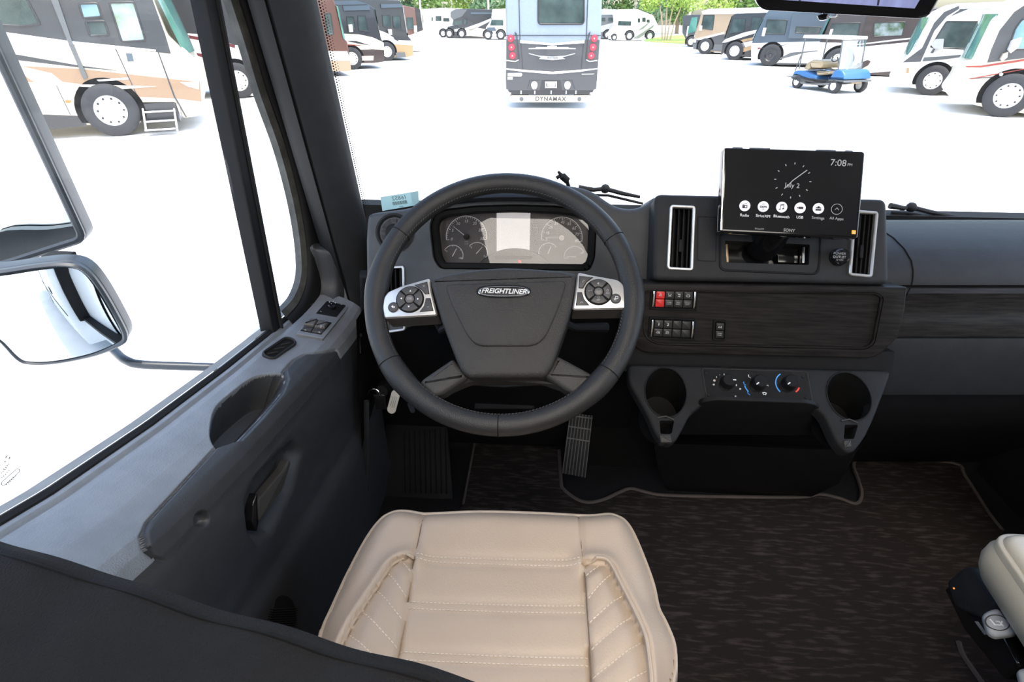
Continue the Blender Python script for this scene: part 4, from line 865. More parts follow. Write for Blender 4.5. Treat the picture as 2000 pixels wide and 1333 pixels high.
# ------------------------------------------------------------------ keys on the ignition
pk2 = PL(atY(775, 790, 1.06), tilt(20, 0))
ky = thing('key_tag', pk2.o, 'white oval key tag hanging from the ignition below the wheel', 'key tag')
a, b = V(pk2.px(773, 770)), V(pk2.px(765, 800))
B().prism(pk2, slot(a, b, 8.5*pk2.mpp(770, 785)), 0, .002, .0006).build('tag_plate', M('tag_cream', (.55, .52, .47), .5), ky)
tl = B()
for x, y, L in ((-3.5, 3, 20), (0, 0, 24), (3.5, -1, 22)):
    d = (b-a).normalized(); m = V((-d.y, d.x)); k = pk2.mpp(770, 785); c = a.lerp(b, .5)+m*x*k; B().prism(pk2, [tuple(c-d*L/2*k-m*.4*k), tuple(c+d*L/2*k-m*.4*k), tuple(c+d*L/2*k+m*.4*k), tuple(c-d*L/2*k+m*.4*k)], .002, .0023).build('printed_line', m_ink, ky)
B().tube([pk2.pt(*pk2.px(730+12*math.cos(t), 772+12*math.sin(t)), 0) for t in [2*PI*k/16 for k in range(16)]], .001, 5, True).build('key_ring', m_chrome, ky)
B().prism(pk2, rnd(pk2.pxs([(728, 770), (752, 770), (756, 800), (735, 800)]), .004), -.006, .004, .003).build('key_fob', m_gloss, ky)
B().prism(pk2, slot(pk2.px(801, 790), pk2.px(806, 802), 5*pk2.mpp(770, 785)), 0, .0015).build('key_blade', m_chrome, ky)
B().lathe(pk2.pt(*pk2.px(745, 765), -.05), pk2.n, [(.0001, .05), (.014, .05), (.018, .04), (.02, 0)], 20).build('ignition_lock', m_plastic_dk, ky)
# ------------------------------------------------------------------ parking lever on the kick panel
B0 = thing('trim_lever', atX(704, 660, -.43), 'thin metal hood lever on the kick panel', 'lever')
B().lathe(atX(701, 655, -.43), (1, -.3, .2), [(.0001, .006), (.004, .006), (.006, 0)], 14).build('lever_boss', m_spoke, B0)
B().tube([atX(701, 658, -.428), atX(704, 690, -.428)], [.0022, .0012], 6).build('lever_arm', m_spoke, B0)
# ------------------------------------------------------------------ nozzle above the dash
nz = thing('spray_nozzle', atY(1100, 345, 1.40), 'small black washer nozzle above the steering wheel rim', 'nozzle')
B().tube([atY(1090, 335, 1.40), atY(1096, 342, 1.40), atY(1098, 344, 1.40), atY(1109, 354, 1.40)], [.003, .005, .0095, .0085], 12).build('nozzle_body', m_rubber, nz)
B().tube([atY(1094, 343, 1.40), atY(1087, 348, 1.40)], [.004, .005], 8).build('nozzle_tip', m_rubber, nz)
B().tube([atY(1107, 353, 1.40), atY(1114, 376, 1.43), V((atY(1114, 376, 1.43).x+.01, 1.53, 1.61))], .005, 8).build('nozzle_stem', m_rubber, nz)
# ------------------------------------------------------------------ wipers outside the glass
def wiper(name, pts, y, lab):
    t = thing('wiper', atY(*pts[0], y), lab, 'wiper', 'windshield wipers'); P = [atY(x, z, y) for x, z in pts]
    B().tube(P, [.008]+[.006]*(len(P)-2)+[.004], 8).build('wiper_arm', m_rubber, t)
    q = [p+V((.01, .0, -.018)) for p in P]; B().tube([q[0], q[len(q)//2], q[-1]], .004, 6).build('wiper_blade', m_rubber, t)
    B().ball(P[len(P)//2], .013, 10).build('wiper_joint', m_rubber, t)
wiper('wiper', [(1130, 367), (1160, 371), (1182, 369), (1215, 378), (1250, 385)], 1.50, 'black wiper between steering wheel and centre vents')
wiper('wiper', [(1738, 402), (1765, 407), (1780, 405), (1815, 414), (1870, 424)], 1.46, 'black wiper in front of the passenger dash pad')
# ------------------------------------------------------------------ driver seat
pZ = PL((-.063, .68, 1.476), (0, -math.sin(math.radians(7)), math.cos(math.radians(7))), (0, 1, 0))
seat = thing('driver_seat', (-.07, .42, FLZ), 'beige leather driver seat cushion with cream stitching', 'seat')
S2 = lambda pts: [(600+x/2.703, 960+y/2.703) for x, y in pts]
PX = lambda pts: pZ.pxs(pts)
out = PX(S2([(30, 800), (60, 670), (110, 560), (200, 370), (300, 190), (370, 100), (420, 66), (470, 52), (530, 54), (590, 64), (640, 66), (900, 55), (1200, 62), (1400, 72), (1500, 76), (1600, 68), (1650, 80), (1690, 104), (1730, 160), (1780, 270), (1840, 430), (1870, 560), (1910, 640), (1955, 750), (1965, 870), (1950, 960)])+[(1312, 1380), (1295, 1480)])
out = out+[(out[-1][0]-.03, -.52), (out[0][0]+.04, -.52), (out[0][0]+.005, -.30), (out[0][0]-.004, -.22)]
outs = [tuple(q) for q in spline(out, 4, True)]
semL = [tuple(q) for q in spline(PX(S2([(615, 70), (590, 220), (560, 360), (530, 520), (500, 720), (470, 860)])+[(762, 1340), (735, 1480)]), 4)]; semR = [tuple(q) for q in spline(PX(S2([(1438, 70), (1450, 300), (1465, 430), (1475, 580), (1490, 800), (1500, 1000)])+[(1160, 1480)]), 4)]
bolL = [tuple(q) for q in spline(PX(S2([(566, 352), (520, 345), (470, 365), (430, 400), (380, 480), (300, 600), (230, 710), (180, 810), (150, 900)])+[(640, 1360), (628, 1480)]), 4)]; bolR = [tuple(q) for q in spline(PX(S2([(1462, 368), (1550, 368), (1600, 400), (1650, 500), (1720, 640), (1780, 780), (1800, 900), (1812, 1000)])+[(1272, 1400), (1270, 1500)]), 4)]
rows_ = [((575, 330), (1445, 350)), ((570, 355), (1450, 382)), ((530, 568), (1470, 590)), ((530, 602), (1475, 628)), ((485, 832), (1490, 868)), ((485, 874), (1492, 908))]
bst = [((505, 370), (545, 420)), ((425, 425), (522, 555)), ((365, 515), (498, 675)), ((290, 630), (474, 825)), ((220, 755), (450, 960)), ((1472, 445), (1545, 382)), ((1485, 565), (1605, 430)), ((1490, 695), (1665, 545)), ((1500, 835), (1715, 660)), ((1508, 990), (1765, 795)), ((1650, 1040), (1798, 942))]
lines = {'rows': [PX(S2(q)) for q in rows_], 'bst': [PX(S2(q)) for q in bst]}
def seat_h(P):
    ins = inside(P, outs); d = dist_seg(P, outs); d = np.where(ins, d, -d)
    h = -.030*(1-np.clip(d/.045, 0, 1))**2.2
    for s_ in (semL, semR): h -= .005*np.exp(-(dist_seg(P, s_, False)/.0035)**2)
    polyL = bolL+semL[::-1][:-6]; polyR = bolR+semR[::-1][:-6]
    for pl_, ln in ((polyL, bolL), (polyR, bolR)):
        q = inside(P, pl_); dd = dist_seg(P, ln, False); h += np.where(q, .010*smooth(dd/.03)-.001, 0); h += np.where(~q, .012*np.exp(-(dd/.016)**2), 0)
        h -= .005*np.exp(-(dd/.003)**2)
    for a in (0, 2, 4):
        m0 = (V(lines['rows'][a][0])+V(lines['rows'][a+1][0]))/2; m1 = (V(lines['rows'][a][1])+V(lines['rows'][a+1][1]))/2
        dd = dist_seg(P, [tuple(m0), tuple(m1)], False); h -= .0045*np.exp(-(dd/.012)**2); h += .0028*np.exp(-(dd/.0045)**2)
    for q in lines['bst']: h -= .0028*np.exp(-(dist_seg(P, q, False)/.004)**2)
    cen = np.exp(-((P[:, 0]-.0)/.16)**4)*np.exp(-((P[:, 1]+.26)/.22)**4); h -= .010*cen
    return h, d
uu = np.arange(-.31, .31, .0042); vv = np.arange(-.53, .03, .0042)
UU, VV = np.meshgrid(uu, vv, indexing='ij'); Pg = np.stack([UU.ravel(), VV.ravel()], 1); Hh, dd = seat_h(Pg)
polyL = bolL+semL[::-1][:-6]; polyR = bolR+semR[::-1][:-6]; cenp = semL+semR[::-1]
cell = (len(uu)-1, len(vv)-1); ci = np.stack(np.meshgrid(uu[:-1]+.0021, vv[:-1]+.0021, indexing='ij'), -1).reshape(-1, 2)
reg = np.where(inside(ci, outs) & (dist_seg(ci, outs) > .003), 1, 0); reg = np.where((reg == 1) & inside(ci, polyL), 2, reg); reg = np.where((reg == 1) & inside(ci, polyR), 3, reg); reg = np.where((reg == 1) & inside(ci, cenp), 4, reg)
nv = len(vv)
for rid, nm_, mt in ((1, 'cushion_border', m_leather), (2, 'side_bolster', m_leather), (3, 'side_bolster', m_leather), (4, 'center_panel', m_leather)):
    b = B(); idx = {}; vs = []; fs = []
    for c in np.nonzero(reg == rid)[0]:
        i, j = divmod(int(c), cell[1]); f = []
        for a in (i*nv+j, (i+1)*nv+j, (i+1)*nv+j+1, i*nv+j+1):
            if a not in idx: idx[a] = len(vs); vs.append(pZ.pt(Pg[a, 0], Pg[a, 1], Hh[a]))
            f.append(idx[a])
        fs.append(tuple(f))
    b.add(vs, fs).build(nm_, mt, seat, 0).data.polygons.foreach_set('use_smooth', [True]*len(fs))
def on_seat(pts, lift=0):
    h, _ = seat_h(np.array(pts)); return [pZ.pt(a, b, float(c)+lift) for (a, b), c in zip(pts, h)]
def dens(pts, n=10):
    o = []
    for a, b in zip(pts, pts[1:]): o += [tuple(V(a).lerp(V(b), k/n)) for k in range(n)]
    return o+[tuple(pts[-1])]
sk = B(); sk.grid([[pZ.pt(a, b, w) for a, b in [offset(outs, q)[k] for k in range(len(outs))]] for q, w in ((.004, -.028), (-.004, -.036), (-.008, -.06), (-.006, -.09), (.01, -.12), (.03, -.13))], True); sk.build('cushion_side', m_leather, seat)
B().tube([pZ.pt(a, b, -.030) for a, b in offset(outs, .0005)], .0034, 8, True).build('piping', m_leather_dk, seat)
for l in (bolL, bolR): B().tube(on_seat(l, .0055), .0029, 8).build('piping', m_leather_dk, seat)
for l in (semL, semR): B().tube(on_seat(l, .0006), .0009, 5).build('seam', M('seam_brown', (.16, .115, .08), .8) if l is semL else D.materials['seam_brown'], seat)
def stitch(lines_, name):
    b = B()
    for l in lines_:
        L = math.dist(l[0], l[1]); n = int(L/.0062)
        for k in range(n):
            q = [tuple(V(l[0]).lerp(V(l[1]), (k+f)/n)) for f in (.12, .74)]; p = on_seat(q, .0008); b.tube(p, .00085, 4)
    return tag(b.build(name, m_thread, seat), kind='stuff')
stitch(lines['rows'], 'stitching'); stitch(lines['bst'], 'bolster_stitching')
B().box((-.07, .40, 1.17), (.36, .34, .34)).build('seat_base', m_black, seat)
B().box((-.07, .38, 1.345), (.42, .44, .04)).build('seat_frame', m_black, seat)
# ------------------------------------------------------------------ passenger seat
ps = thing('passenger_seat', (1.0, .35, FLZ), 'cream leather passenger seat on a black pedestal', 'seat')
pp2 = PL((.98, .45, 1.475), (.0, -.09, 1), (0, 1, 0))
po2 = pp2.pxs([(2000, 1046), (1945, 1042), (1925, 1052), (1932, 1075), (1975, 1140), (2020, 1215)])
ox = [(1.25, po2[0][1]+.01), po2[0], po2[1], po2[2], po2[3], po2[4], po2[5], (po2[5][0]+.0, -.42), (1.25, -.42)]
pl0 = po2[2]; W0 = pl0[0]
seato = rnd([(pl0[0]-.003, pl0[1]+.006), (pl0[0]+.52, pl0[1]+.006), (pl0[0]+.53, -.40), (pl0[0]+.01, -.40)], [.06, .06, .05, .05], 8)
ed = po2[5]; slope = (ed[0]-po2[3][0])/max(1e-6, po2[3][1]-ed[1])
seato = rnd([(pl0[0]+.010, pl0[1]+.010), (pl0[0]+.50, pl0[1]+.010), (pl0[0]+.52, -.42), (pl0[0]+.010+slope*(pl0[1]+.42)*.5, -.42)], [.035, .06, .05, .05], 8)
cz = B(); secs = [(.075, -.02), (.03, -.006), (.0, -.006)]
B().prism(pp2, seato, -.010, .004, .004).build('piping', m_leather_pass, ps)
B().prism(pp2, offset(seato, .006), -.02, .016, .014, 5).build('cushion_top', m_leather_pass, ps)
sg = B(); sg.grid([[pp2.pt(a, b, w) for a, b in offset(seato, i)] for i, w in ((.002, -.006), (-.004, -.02), (-.005, -.04), (.0, -.06), (.012, -.082), (.04, -.092))], True); sg.build('cushion_side', m_leather_pass, ps)
pq = PL(atZ(1880, 1140, 1.30), (-.75, -.2, .6), (0, 1, 0))
tb = B(); e0 = pp2.pt(seato[0][0], seato[0][1]-.05, -.12)
cA, cB = atZ(1895, 1120, 1.36), atZ(1985, 1255, 1.36)
side = PL((cA+cB)/2, V((cB-cA).y, )if False else V(((cA-cB).normalized().cross(V((0, 0, 1)))).to_tuple()), (0, 0, 1))
if side.n.x > 0: side = PL(side.o, -side.n, (0, 0, 1))
qd = side.pxs([(1857, 1138), (1893, 1108), (1912, 1110), (1960, 1190), (1935, 1215), (1875, 1190)])
B().prism(side, rnd(qd, .01), -.10, .01, .008).build('seat_side_cover', m_plastic, ps)
B().prism(side, rnd(side.pxs([(1842, 1150), (1860, 1140), (1950, 1230), (1990, 1300), (1960, 1330), (1880, 1230)]), .008), -.08, .0, .006).build('seat_rail', m_gloss, ps)
B().ball(atZ(1863, 1150, 1.34), .0016, 8).build('indicator', M('tiny_orange', (.8, .2, .05), .5, emit=(1, .3, .05), es=.5), ps)
lev = PL(atZ(1950, 1215, 1.385), (-.35, -.25, 1), (0, 1, 0))
m_lever = M('lever_grey', (.30, .31, .33), .5)
lv = sub('seat_lever', lev.o, ps, 'light grey seat lever with a seat symbol')
B().prism(lev, rnd(lev.pxs([(1918, 1200), (1935, 1190), (1952, 1187), (1990, 1232), (1985, 1240), (1945, 1245), (1930, 1236)]), .01, 5), -.012, 0, .006, 4).build('lever_paddle', m_lever, lv)
B().ring(lev, circ(lev.px(1948, 1217), .016, 26, .012), circ(lev.px(1948, 1217), .0145, 26, .0105), -.001, .0006).build('lever_oval', m_spoke, lv)
c = V(lev.px(1948, 1217)); B().tube([lev.pt(c.x+x*.001, c.y+y*.001, .0006) for x, y in ((-7, 6), (-5, -3), (2, -4), (7, 1))], .0012, 6).build('marking', m_white, lv); B().tube([lev.pt(c.x+x*.001, c.y+y*.001, .0006) for x, y in ((-1, 2), (3, 1), (5, -6))], .001, 6).build('marking', m_white, lv)
B().prism(lev, rnd(lev.pxs([(1990, 1305), (2010, 1300), (2040, 1340), (2000, 1345)]), .006), -.02, -.008, .005).build('lever_paddle', m_lever, lv)
B().prism(side, side.pxs([(1907, 1215), (1912, 1215), (1930, 1240), (1926, 1241)]), .001, .003).build('label_strip', m_white_dim, ps)
B().box((1.03, .30, 1.18), (.34, .40, .36)).build('pedestal', m_black, ps)
# ------------------------------------------------------------------ carpet
cz_ = FLZ+.008
cp = [atZ(x, y, cz_) for x, y in ((905, 985), (930, 850), (985, 790), (1080, 790), (1092, 880), (1096, 940), (1100, 955), (1125, 975), (1150, 982), (1180, 976), (1210, 962), (1232, 955), (1262, 962), (1300, 968), (1420, 971), (1560, 972), (1600, 966), (1640, 974), (1668, 984), (1680, 978), (1683, 960), (1676, 935), (1668, 905), (1700, 890), (1860, 905), (1885, 930), (1930, 1000), (1958, 1036), (1990, 1090))]
cp += [V((1.22, .55, cz_)), V((1.22, .2, cz_)), V((.85, .1, cz_)), V((.80, -.3, cz_)), V((-.40, -.3, cz_)), V((-.36, .6, cz_))]
crp = thing('carpet', (.4, .5, FLZ), 'dark brown streaked carpet with light bound edge on the cab floor', 'carpet')
c2 = [(p.x, p.y) for p in cp]; c2s = [tuple(q) for q in spline(c2[4:28], 4)]
B().prism(PL((0, 0, FLZ), (0, 0, 1), (0, 1, 0)), c2[:4]+c2s+c2[28:], 0, .008, .003).build('carpet_pile', m_carpet, crp)
B().tube([V((a, b, FLZ+.007)) for a, b in c2s], .0055, 6).build('bound_edge', m_carpet_edge, crp)
B().tube([V((a, b, FLZ+.007)) for a, b in [c2[0], c2[1], c2[2]]], .004, 6).build('bound_edge', m_carpet_edge, crp)
B().tube(spline([atZ(x, y, cz_) for x, y in ((1872, 1255), (1880, 1280), (1900, 1310), (1925, 1345))], 5), .006, 6).build('bound_edge', m_carpet_edge, crp)
# ribbed rubber foot mat left of the carpet
fm = thing('foot_mat', atZ(830, 900, FLZ), 'black ribbed rubber foot rest left of the pedals', 'foot mat')
fq = PL(atZ(835, 900, 1.06), (0, -.55, .84), (0, 1, 0))
B().prism(fq, fq.pxs([(740, 800), (870, 790), (885, 975), (745, 985)]), -.03, 0, .004).build('mat_base', m_rubber, fm)
for k in range(9): x = 790+k*10; B().tube([fq.pt(*fq.px(x, 845-k), .001), fq.pt(*fq.px(x+3, 965), .001)], .0026, 5).build('mat_rib', m_rubber, fm)
rv = thing('speaker_grille', atX(545, 1205, -.46), 'round black ribbed grille low in the driver door', 'grille')
rq = PL(atX(548, 1215, -.44), (1, -.1, .3))
B().prism(rq, circ(rq.px(548, 1215), .042, 26), -.01, 0, .003).build('grille_plate', m_black, rv)
for k in range(12): y = 1192+k*4.5; B().tube([rq.pt(*rq.px(512, y), .002), rq.pt(*rq.px(578, y-3), .002)], .0011, 5).build('grille_rib', m_rubber, rv)
# ------------------------------------------------------------------ pedals
pa = PL(atY(1128, 870, 1.19), tilt(38, 0))
ap = thing('accelerator_pedal', pa.pt(0, -.09, 0), 'long black ribbed accelerator pedal beside the console', 'pedal')
Pq = [(1113, 806), (1158, 812), (1144, 934), (1097, 925)]
B().prism(pa, rnd(pa.pxs(Pq), .003), -.012, 0, .002).build('pedal_plate', m_rubber, ap)
A_, B_, C_, D_ = [V(q) for q in pa.pxs(Pq)]
m_rib = M('pedal_rib', (.06, .058, .056), .5)
for k in range(8):
    f = .03+.94*k/7; t0, t1 = A_.lerp(B_, f), D_.lerp(C_, f); e = V((.0011, 0)); B().prism(pa, [tuple(t1-e), tuple(t1+e), tuple(t0+e), tuple(t0-e)], 0, .003, .0006).build('pedal_rib', m_rib, ap)
for f in (.05, .23, .42):
    a, b = A_.lerp(D_, f), B_.lerp(C_, f); e = V((0, .0018)); B().prism(pa, [tuple(a-e), tuple(b-e), tuple(b+e), tuple(a+e)], 0, .0032, .0006).build('pedal_bar', m_rib, ap)
pbk = PL(atY(985, 800, 1.25), tilt(45, 0))
bp_ = thing('brake_pedal', pbk.pt(0, -.05, 0), 'wide black brake pedal seen through the steering wheel', 'pedal')
B().prism(pbk, rnd(pbk.pxs([(930, 752), (1040, 752), (1045, 800), (925, 800)]), .006), -.012, 0, .004).build('pedal_pad', m_rubber, bp_)
B().tube([pbk.pt(*pbk.px(985, 780), -.01), V((-.07, 1.42, 1.50))], .012, 8).build('pedal_arm', m_black, bp_)
B().tube([atY(940, 752, 1.20), atY(985, 755, 1.20), atY(1060, 750, 1.20)], .004, 6).build('pedal_edge', m_spoke, bp_)
B().tube([atY(1070, 755, 1.30), atY(1072, 790, 1.30)], .009, 8).build('pedal_rod', m_spoke, bp_)
# ------------------------------------------------------------------ black cloth in the lower corner
cl = thing('black_cloth', (-.45, .15, 1.0), 'black woven cloth panel hanging across the lower corner beside the seat', 'cloth')
E0, E1 = atZ(-120, 1030, 1.79), atZ(1010, 1366, 1.745)
gr = []
for i in range(60):
    f = i/59; p = E0.lerp(E1, f)+V((0, .0008*math.sin(f*9)+.0006*math.sin(f*23), .0008*math.sin(f*7))); row = []
    for t, dy, dz in ((0, .004, -.03), (.1, .006, -.010), (.2, .004, -.002), (.3, -.003, .002), (.45, -.012, .0015), (.6, -.06, -.004), (.8, -.14, -.012), (1, -.26, -.03)):
        row.append(p+V((0, dy, dz+.002*math.sin(f*30+t*5))))
    row.append(row[-1]+V((0, -.01, -.5))); gr.append(row)
B().grid(gr).build('cloth_sheet', m_cloth, cl)
B().tube([r[3]+V((0, -.006, .0005)) for r in gr], .0012, 5).build('cloth_seam', m_black, cl)
# ------------------------------------------------------------------ the lot outside
gd = B().box((0, 60, -.05), (260, 260, .1)).build('ground', M('sunlit_concrete', (.82, .80, .76), .9, scale=1.5, var=.05, bump=.3, bscale=60)); tag(gd, 'bright sunlit concrete of the vehicle lot', 'ground', kind='structure')
_mc = {}
def C(name, col=None, rough=.35, **k):
    if name not in _mc: _mc[name] = M(name, col, rough, coat=.3, var=.03, **k)
    return _mc[name]
for n_, c_ in (('rv_cream', (.74, .66, .52)), ('rv_white', (.70, .69, .67)), ('rv_charcoal', (.055, .058, .062)), ('rv_black', (.035, .036, .040)), ('rv_tan', (.42, .27, .16)), ('rv_lighttan', (.60, .50, .38)), ('rv_brown', (.17, .075, .05)), ('rv_darkbrown', (.060, .038, .033)), ('rv_gold', (.55, .36, .17)), ('rv_burgundy', (.16, .02, .025)), ('rv_bluegrey', (.10, .14, .18)), ('rv_silver', (.42, .43, .43)), ('rv_beige', (.55, .40, .26)), ('rv_grey', (.15, .16, .165)), ('rv_paleblue', (.36, .44, .54)), ('rv_graphite', (.085, .086, .092)), ('rv_red', (.45, .05, .03)), ('rv_greengrey', (.30, .33, .27)), ('cart_blue', (.05, .22, .52)), ('cart_tan', (.55, .42, .24)), ('rv_orange', (.75, .25, .06))): C(n_, tuple(q*(1 if n_ in ('rv_white',) else .82 if n_ in ('rv_cream', 'rv_lighttan', 'rv_silver') else .55) for q in c_))
m_tire = M('tire_rubber', (.03, .031, .034), .8); m_rim = M('polished_wheel', (.62, .62, .60), .4, 0); m_win = M('tinted_window', (.03, .045, .045), .08, scale=2, col2=(.06, .085, .08)); m_teal = M('teal_windshield', (.05, .15, .125), .08, scale=1.5, col2=(.10, .23, .19)); m_lamp_red = M('tail_lamp', (.55, .03, .05), .25)
def Zc(x0, y0, k): return lambda pts: [(x0+x/k, y0+y/k) for x, y in pts]
def wheel(par, pl, u, v, r, dep=.26, w=.09, lugs=10, dark=False, name='wheel'):
    o = sub(name, pl.pt(u, v, 0), par)
    ax = pl.n; c = pl.pt(u, v, w-dep/2)
    t = B(); wheel_lathe(t, c, ax, r, dep); t.build('tire', m_tire, o)
    mt = C('rv_black') if dark else m_rim
    B().lathe(pl.pt(u, v, w), ax, [(.0001, -.02), (r*.16, -.02), (r*.20, -.05), (r*.40, -.06), (r*.50, -.03), (r*.56, -.005), (r*.60, -.012), (r*.60, -.05)], 28).build('wheel_disc', mt, o)
    if lugs:
        b = B()
        for k in range(lugs): a = 2*PI*k/lugs; b.prism(pl, circ((u+r*.46*math.cos(a), v+r*.46*math.sin(a)), r*.045, 6), w-.05, w-.028)
        tag(b.build('hand_holes', m_tire, o), kind='stuff')
    return o
def vehicle(name, lab, cat, contact, nrm, outline, zc, panels, wheels=(), base='rv_white', depth=2.45, glass=None, grp='motorhomes parked in the lot', o=None, roof=None, bev=.06):
    """near side (or rear) traced on its own plane in the lot, extruded to full width"""
    W = o if o is not None else atZ(*contact, 0); pl = PL(W, nrm)
    t = thing(name, W-pl.n*depth/2, lab, cat, grp)
    ol = pl.pxs(zc(outline)); B().prism(pl, rnd(ol, .08, 2), -depth, 0, bev).build('body', C(base) if isinstance(base, str) else base, t)
    cnt = {}
    for p in panels:
        nm_, mt, q = p[:3]; w1 = p[3] if len(p) > 3 else .012
        uv = pl.pxs(zc(q)); m = C(mt) if isinstance(mt, str) else mt
        if nm_ in ('side_window', 'door_window', 'rear_window'):
            uv = rnd(uv, .05, 2); b = sub('window', pl.o, t); B().ring(pl, uv, offset(uv, .035), .0, w1+.02, .006).build('window_frame', C('rv_black'), b); B().prism(pl, offset(uv, .03), 0, w1+.004).build('pane', m, b)
        else: B().prism(pl, uv, -.002, w1).build(nm_, m, t)
    if glass:                                                   # windshield across the front, (px bottom, px top)
        (a, b) = pl.pxs(zc(glass[:2])); fx = glass[2] if len(glass) > 2 else 1; g = []
        for i in range(9):
            f = i/8; bow = .16*(1-(2*f-1)**2)*fx; row = []
            for k in range(5): h = k/4; row.append(pl.pt(a[0]+(b[0]-a[0])*h+bow+.02*fx, a[1]+(b[1]-a[1])*h, .01-(depth+.02)*f))
            g.append(row)
        B().grid(g).build('windshield', m_teal, t)
    for q in wheels:
        x, y, r = q[:3]; k = dict(q[3]) if len(q) > 3 else {}
        u, v = pl.px(*zc([(x, y)])[0]); v = r if True else v
        arc_ = [(u+r*1.22*math.cos(a), max(.3, v+r*1.22*math.sin(a))) for a in np.linspace(-.35, PI+.35, 20)]
        B().prism(pl, arc_, 0, .016).build('wheel_arch', m_black, t)
        wheel(t, pl, u, v, r, **k); wheel(t, PL(pl.o-pl.n*depth, -pl.n), -u, v, r, lugs=0)
    return t, pl
NL = V((math.sin(math.radians(152)), math.cos(math.radians(152)), 0))       # near sides of the left row
NRr = V((math.sin(math.radians(206)), math.cos(math.radians(206)), 0))                                                        # near sides of the right row
z8 = Zc(0, 0, 4.762)
# --- left row, through the driver window
big, bp = vehicle('motorhome', 'cream and tan motorhome with folding steps seen through the driver window', 'motorhome', (225, 266), NL,
    [(-2600, 900), (-2600, -1500), (1250, -1500), (1330, -500), (1430, 0), (1560, 330), (1740, 480), (1870, 720), (1890, 900), (1860, 1080), (1690, 1105), (1660, 960), (1300, 960), (1290, 1120), (1330, 1140), (800, 1170), (280, 1070), (-2600, 1150)], z8, [
    ('upper_paint', 'rv_charcoal', [(-2600, -300), (-2600, 20), (0, 295), (640, 385), (1060, 440), (1590, 500), (1540, 330), (1420, 0), (1340, -300)]),
    ('belt_molding', 'rv_white', [(-1500, 100), (0, 292), (640, 380), (1450, 462), (1450, 478), (640, 408), (0, 325), (-1500, 140)], .03),
    ('thin_stripe', 'rv_charcoal', [(-1500, 250), (0, 480), (730, 608), (1130, 660), (760, 630), (0, 540), (-1500, 330)]),
    ('tan_swoosh', 'rv_tan', [(200, 615), (740, 640), (1190, 690), (1640, 740), (1860, 762), (1875, 945), (1620, 915), (1270, 900), (1130, 835), (900, 800), (580, 760), (480, 680)]),
    ('tan_swoosh', 'rv_tan', [(-300, 600), (60, 668), (240, 710), (320, 765), (60, 745), (-300, 700)]),
    ('cream_swoosh', 'rv_cream', [(640, 782), (1000, 790), (1460, 803), (1150, 828), (700, 802)], .018),
    ('cream_swoosh', 'rv_white', [(900, 742), (1190, 720), (1195, 740), (920, 756)], .018),
    ('lower_paint', 'rv_lighttan', [(-600, 760), (100, 760), (380, 830), (560, 840), (800, 868), (775, 960), (765, 1078), (280, 1060), (-600, 1010)], .010),
    ('oval_edge', 'rv_cream', [(60, 770), (200, 780), (330, 800), (430, 870), (440, 920), (390, 960), (220, 985), (60, 960)], .016),
    ('oval_inset', 'rv_black', [(60, 785), (170, 785), (250, 820), (315, 870), (325, 910), (290, 940), (210, 955), (60, 930)], .020),
    ('underside', 'rv_black', [(-600, 1030), (280, 1062), (770, 1080), (810, 1168), (370, 1215), (-600, 1250)], .008),
    ('slide_rail', 'rv_grey', [(360, -300), (440, -300), (545, 0), (680, 400), (820, 722), (782, 735), (640, 400), (480, 0)], .05),
    ('side_window', m_win, [(-500, -150), (200, -130), (300, 60), (390, 235), (200, 255), (-500, 200)]),
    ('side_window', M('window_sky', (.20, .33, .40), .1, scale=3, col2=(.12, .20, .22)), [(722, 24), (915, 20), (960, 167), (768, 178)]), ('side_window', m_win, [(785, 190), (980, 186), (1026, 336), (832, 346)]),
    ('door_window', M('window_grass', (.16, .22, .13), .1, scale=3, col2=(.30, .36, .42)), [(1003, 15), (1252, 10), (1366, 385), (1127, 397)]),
    ('door_handle', 'rv_bluegrey', [(1172, 495), (1228, 498), (1246, 570), (1190, 573)], .03), ('marker_lamp', 'rv_orange', [(610, 930), (665, 935), (655, 957), (615, 957)], .03),
    ('front_trim', 'rv_white', [(1675, 765), (1850, 760), (1850, 830), (1750, 805)], .018), ('emblem_mark', 'rv_silver', [(1680, 590), (1755, 580), (1750, 610), (1690, 620)], .018),
    ('body_joint', 'rv_charcoal', [(1072, 455), (1080, 455), (1332, 1000), (1322, 1000)], .014), ('body_joint', 'rv_charcoal', [(1468, 488), (1478, 488), (1632, 900), (1740, 1090), (1726, 1090), (1615, 900)], .014), ('body_joint', 'rv_grey', [(522, 795), (530, 795), (662, 1070), (652, 1070)], .014)],
    wheels=[(1050, 1065, .51)], base='rv_cream', glass=((1700, 500), (1440, -40), 1))
stp = sub('entry_steps', bp.o, big, 'fold-out metal entry steps'); q3 = lambda pts, w=0: bp.pxs(z8(pts), w)
B().prism(bp, q3([(1300, 965), (1620, 950), (1680, 1130), (1340, 1150)]), -.3, .012).build('step_well', C('rv_black'), stp)
for y, w in ((1045, .10), (1135, .22), (1215, .34)):
    a = V(q3([(1345, y)], w)[0]); b = V(q3([(1630, y-20)], w)[0]); B().prism(bp, [(a.x, a.y-.03), (b.x, a.y-.03), (b.x, a.y+.015), (a.x, a.y+.015)], w-.12, w, .006).build('step_tread', C('rv_black'), stp)
    B().prism(bp, [(a.x, a.y-.012), (b.x, a.y-.012), (b.x, a.y+.02), (a.x, a.y+.02)], w, w+.02).build('tread_nosing', m_rim, stp)
for x in (1330, 1620): B().tube([bp.pt(*q3([(x, 1010)])[0], .04), bp.pt(*q3([(x+30, 1215)], .34)[0], .34)], .02, 6).build('step_rail', m_rim, stp)
z1 = Zc(0, 0, 2.854)
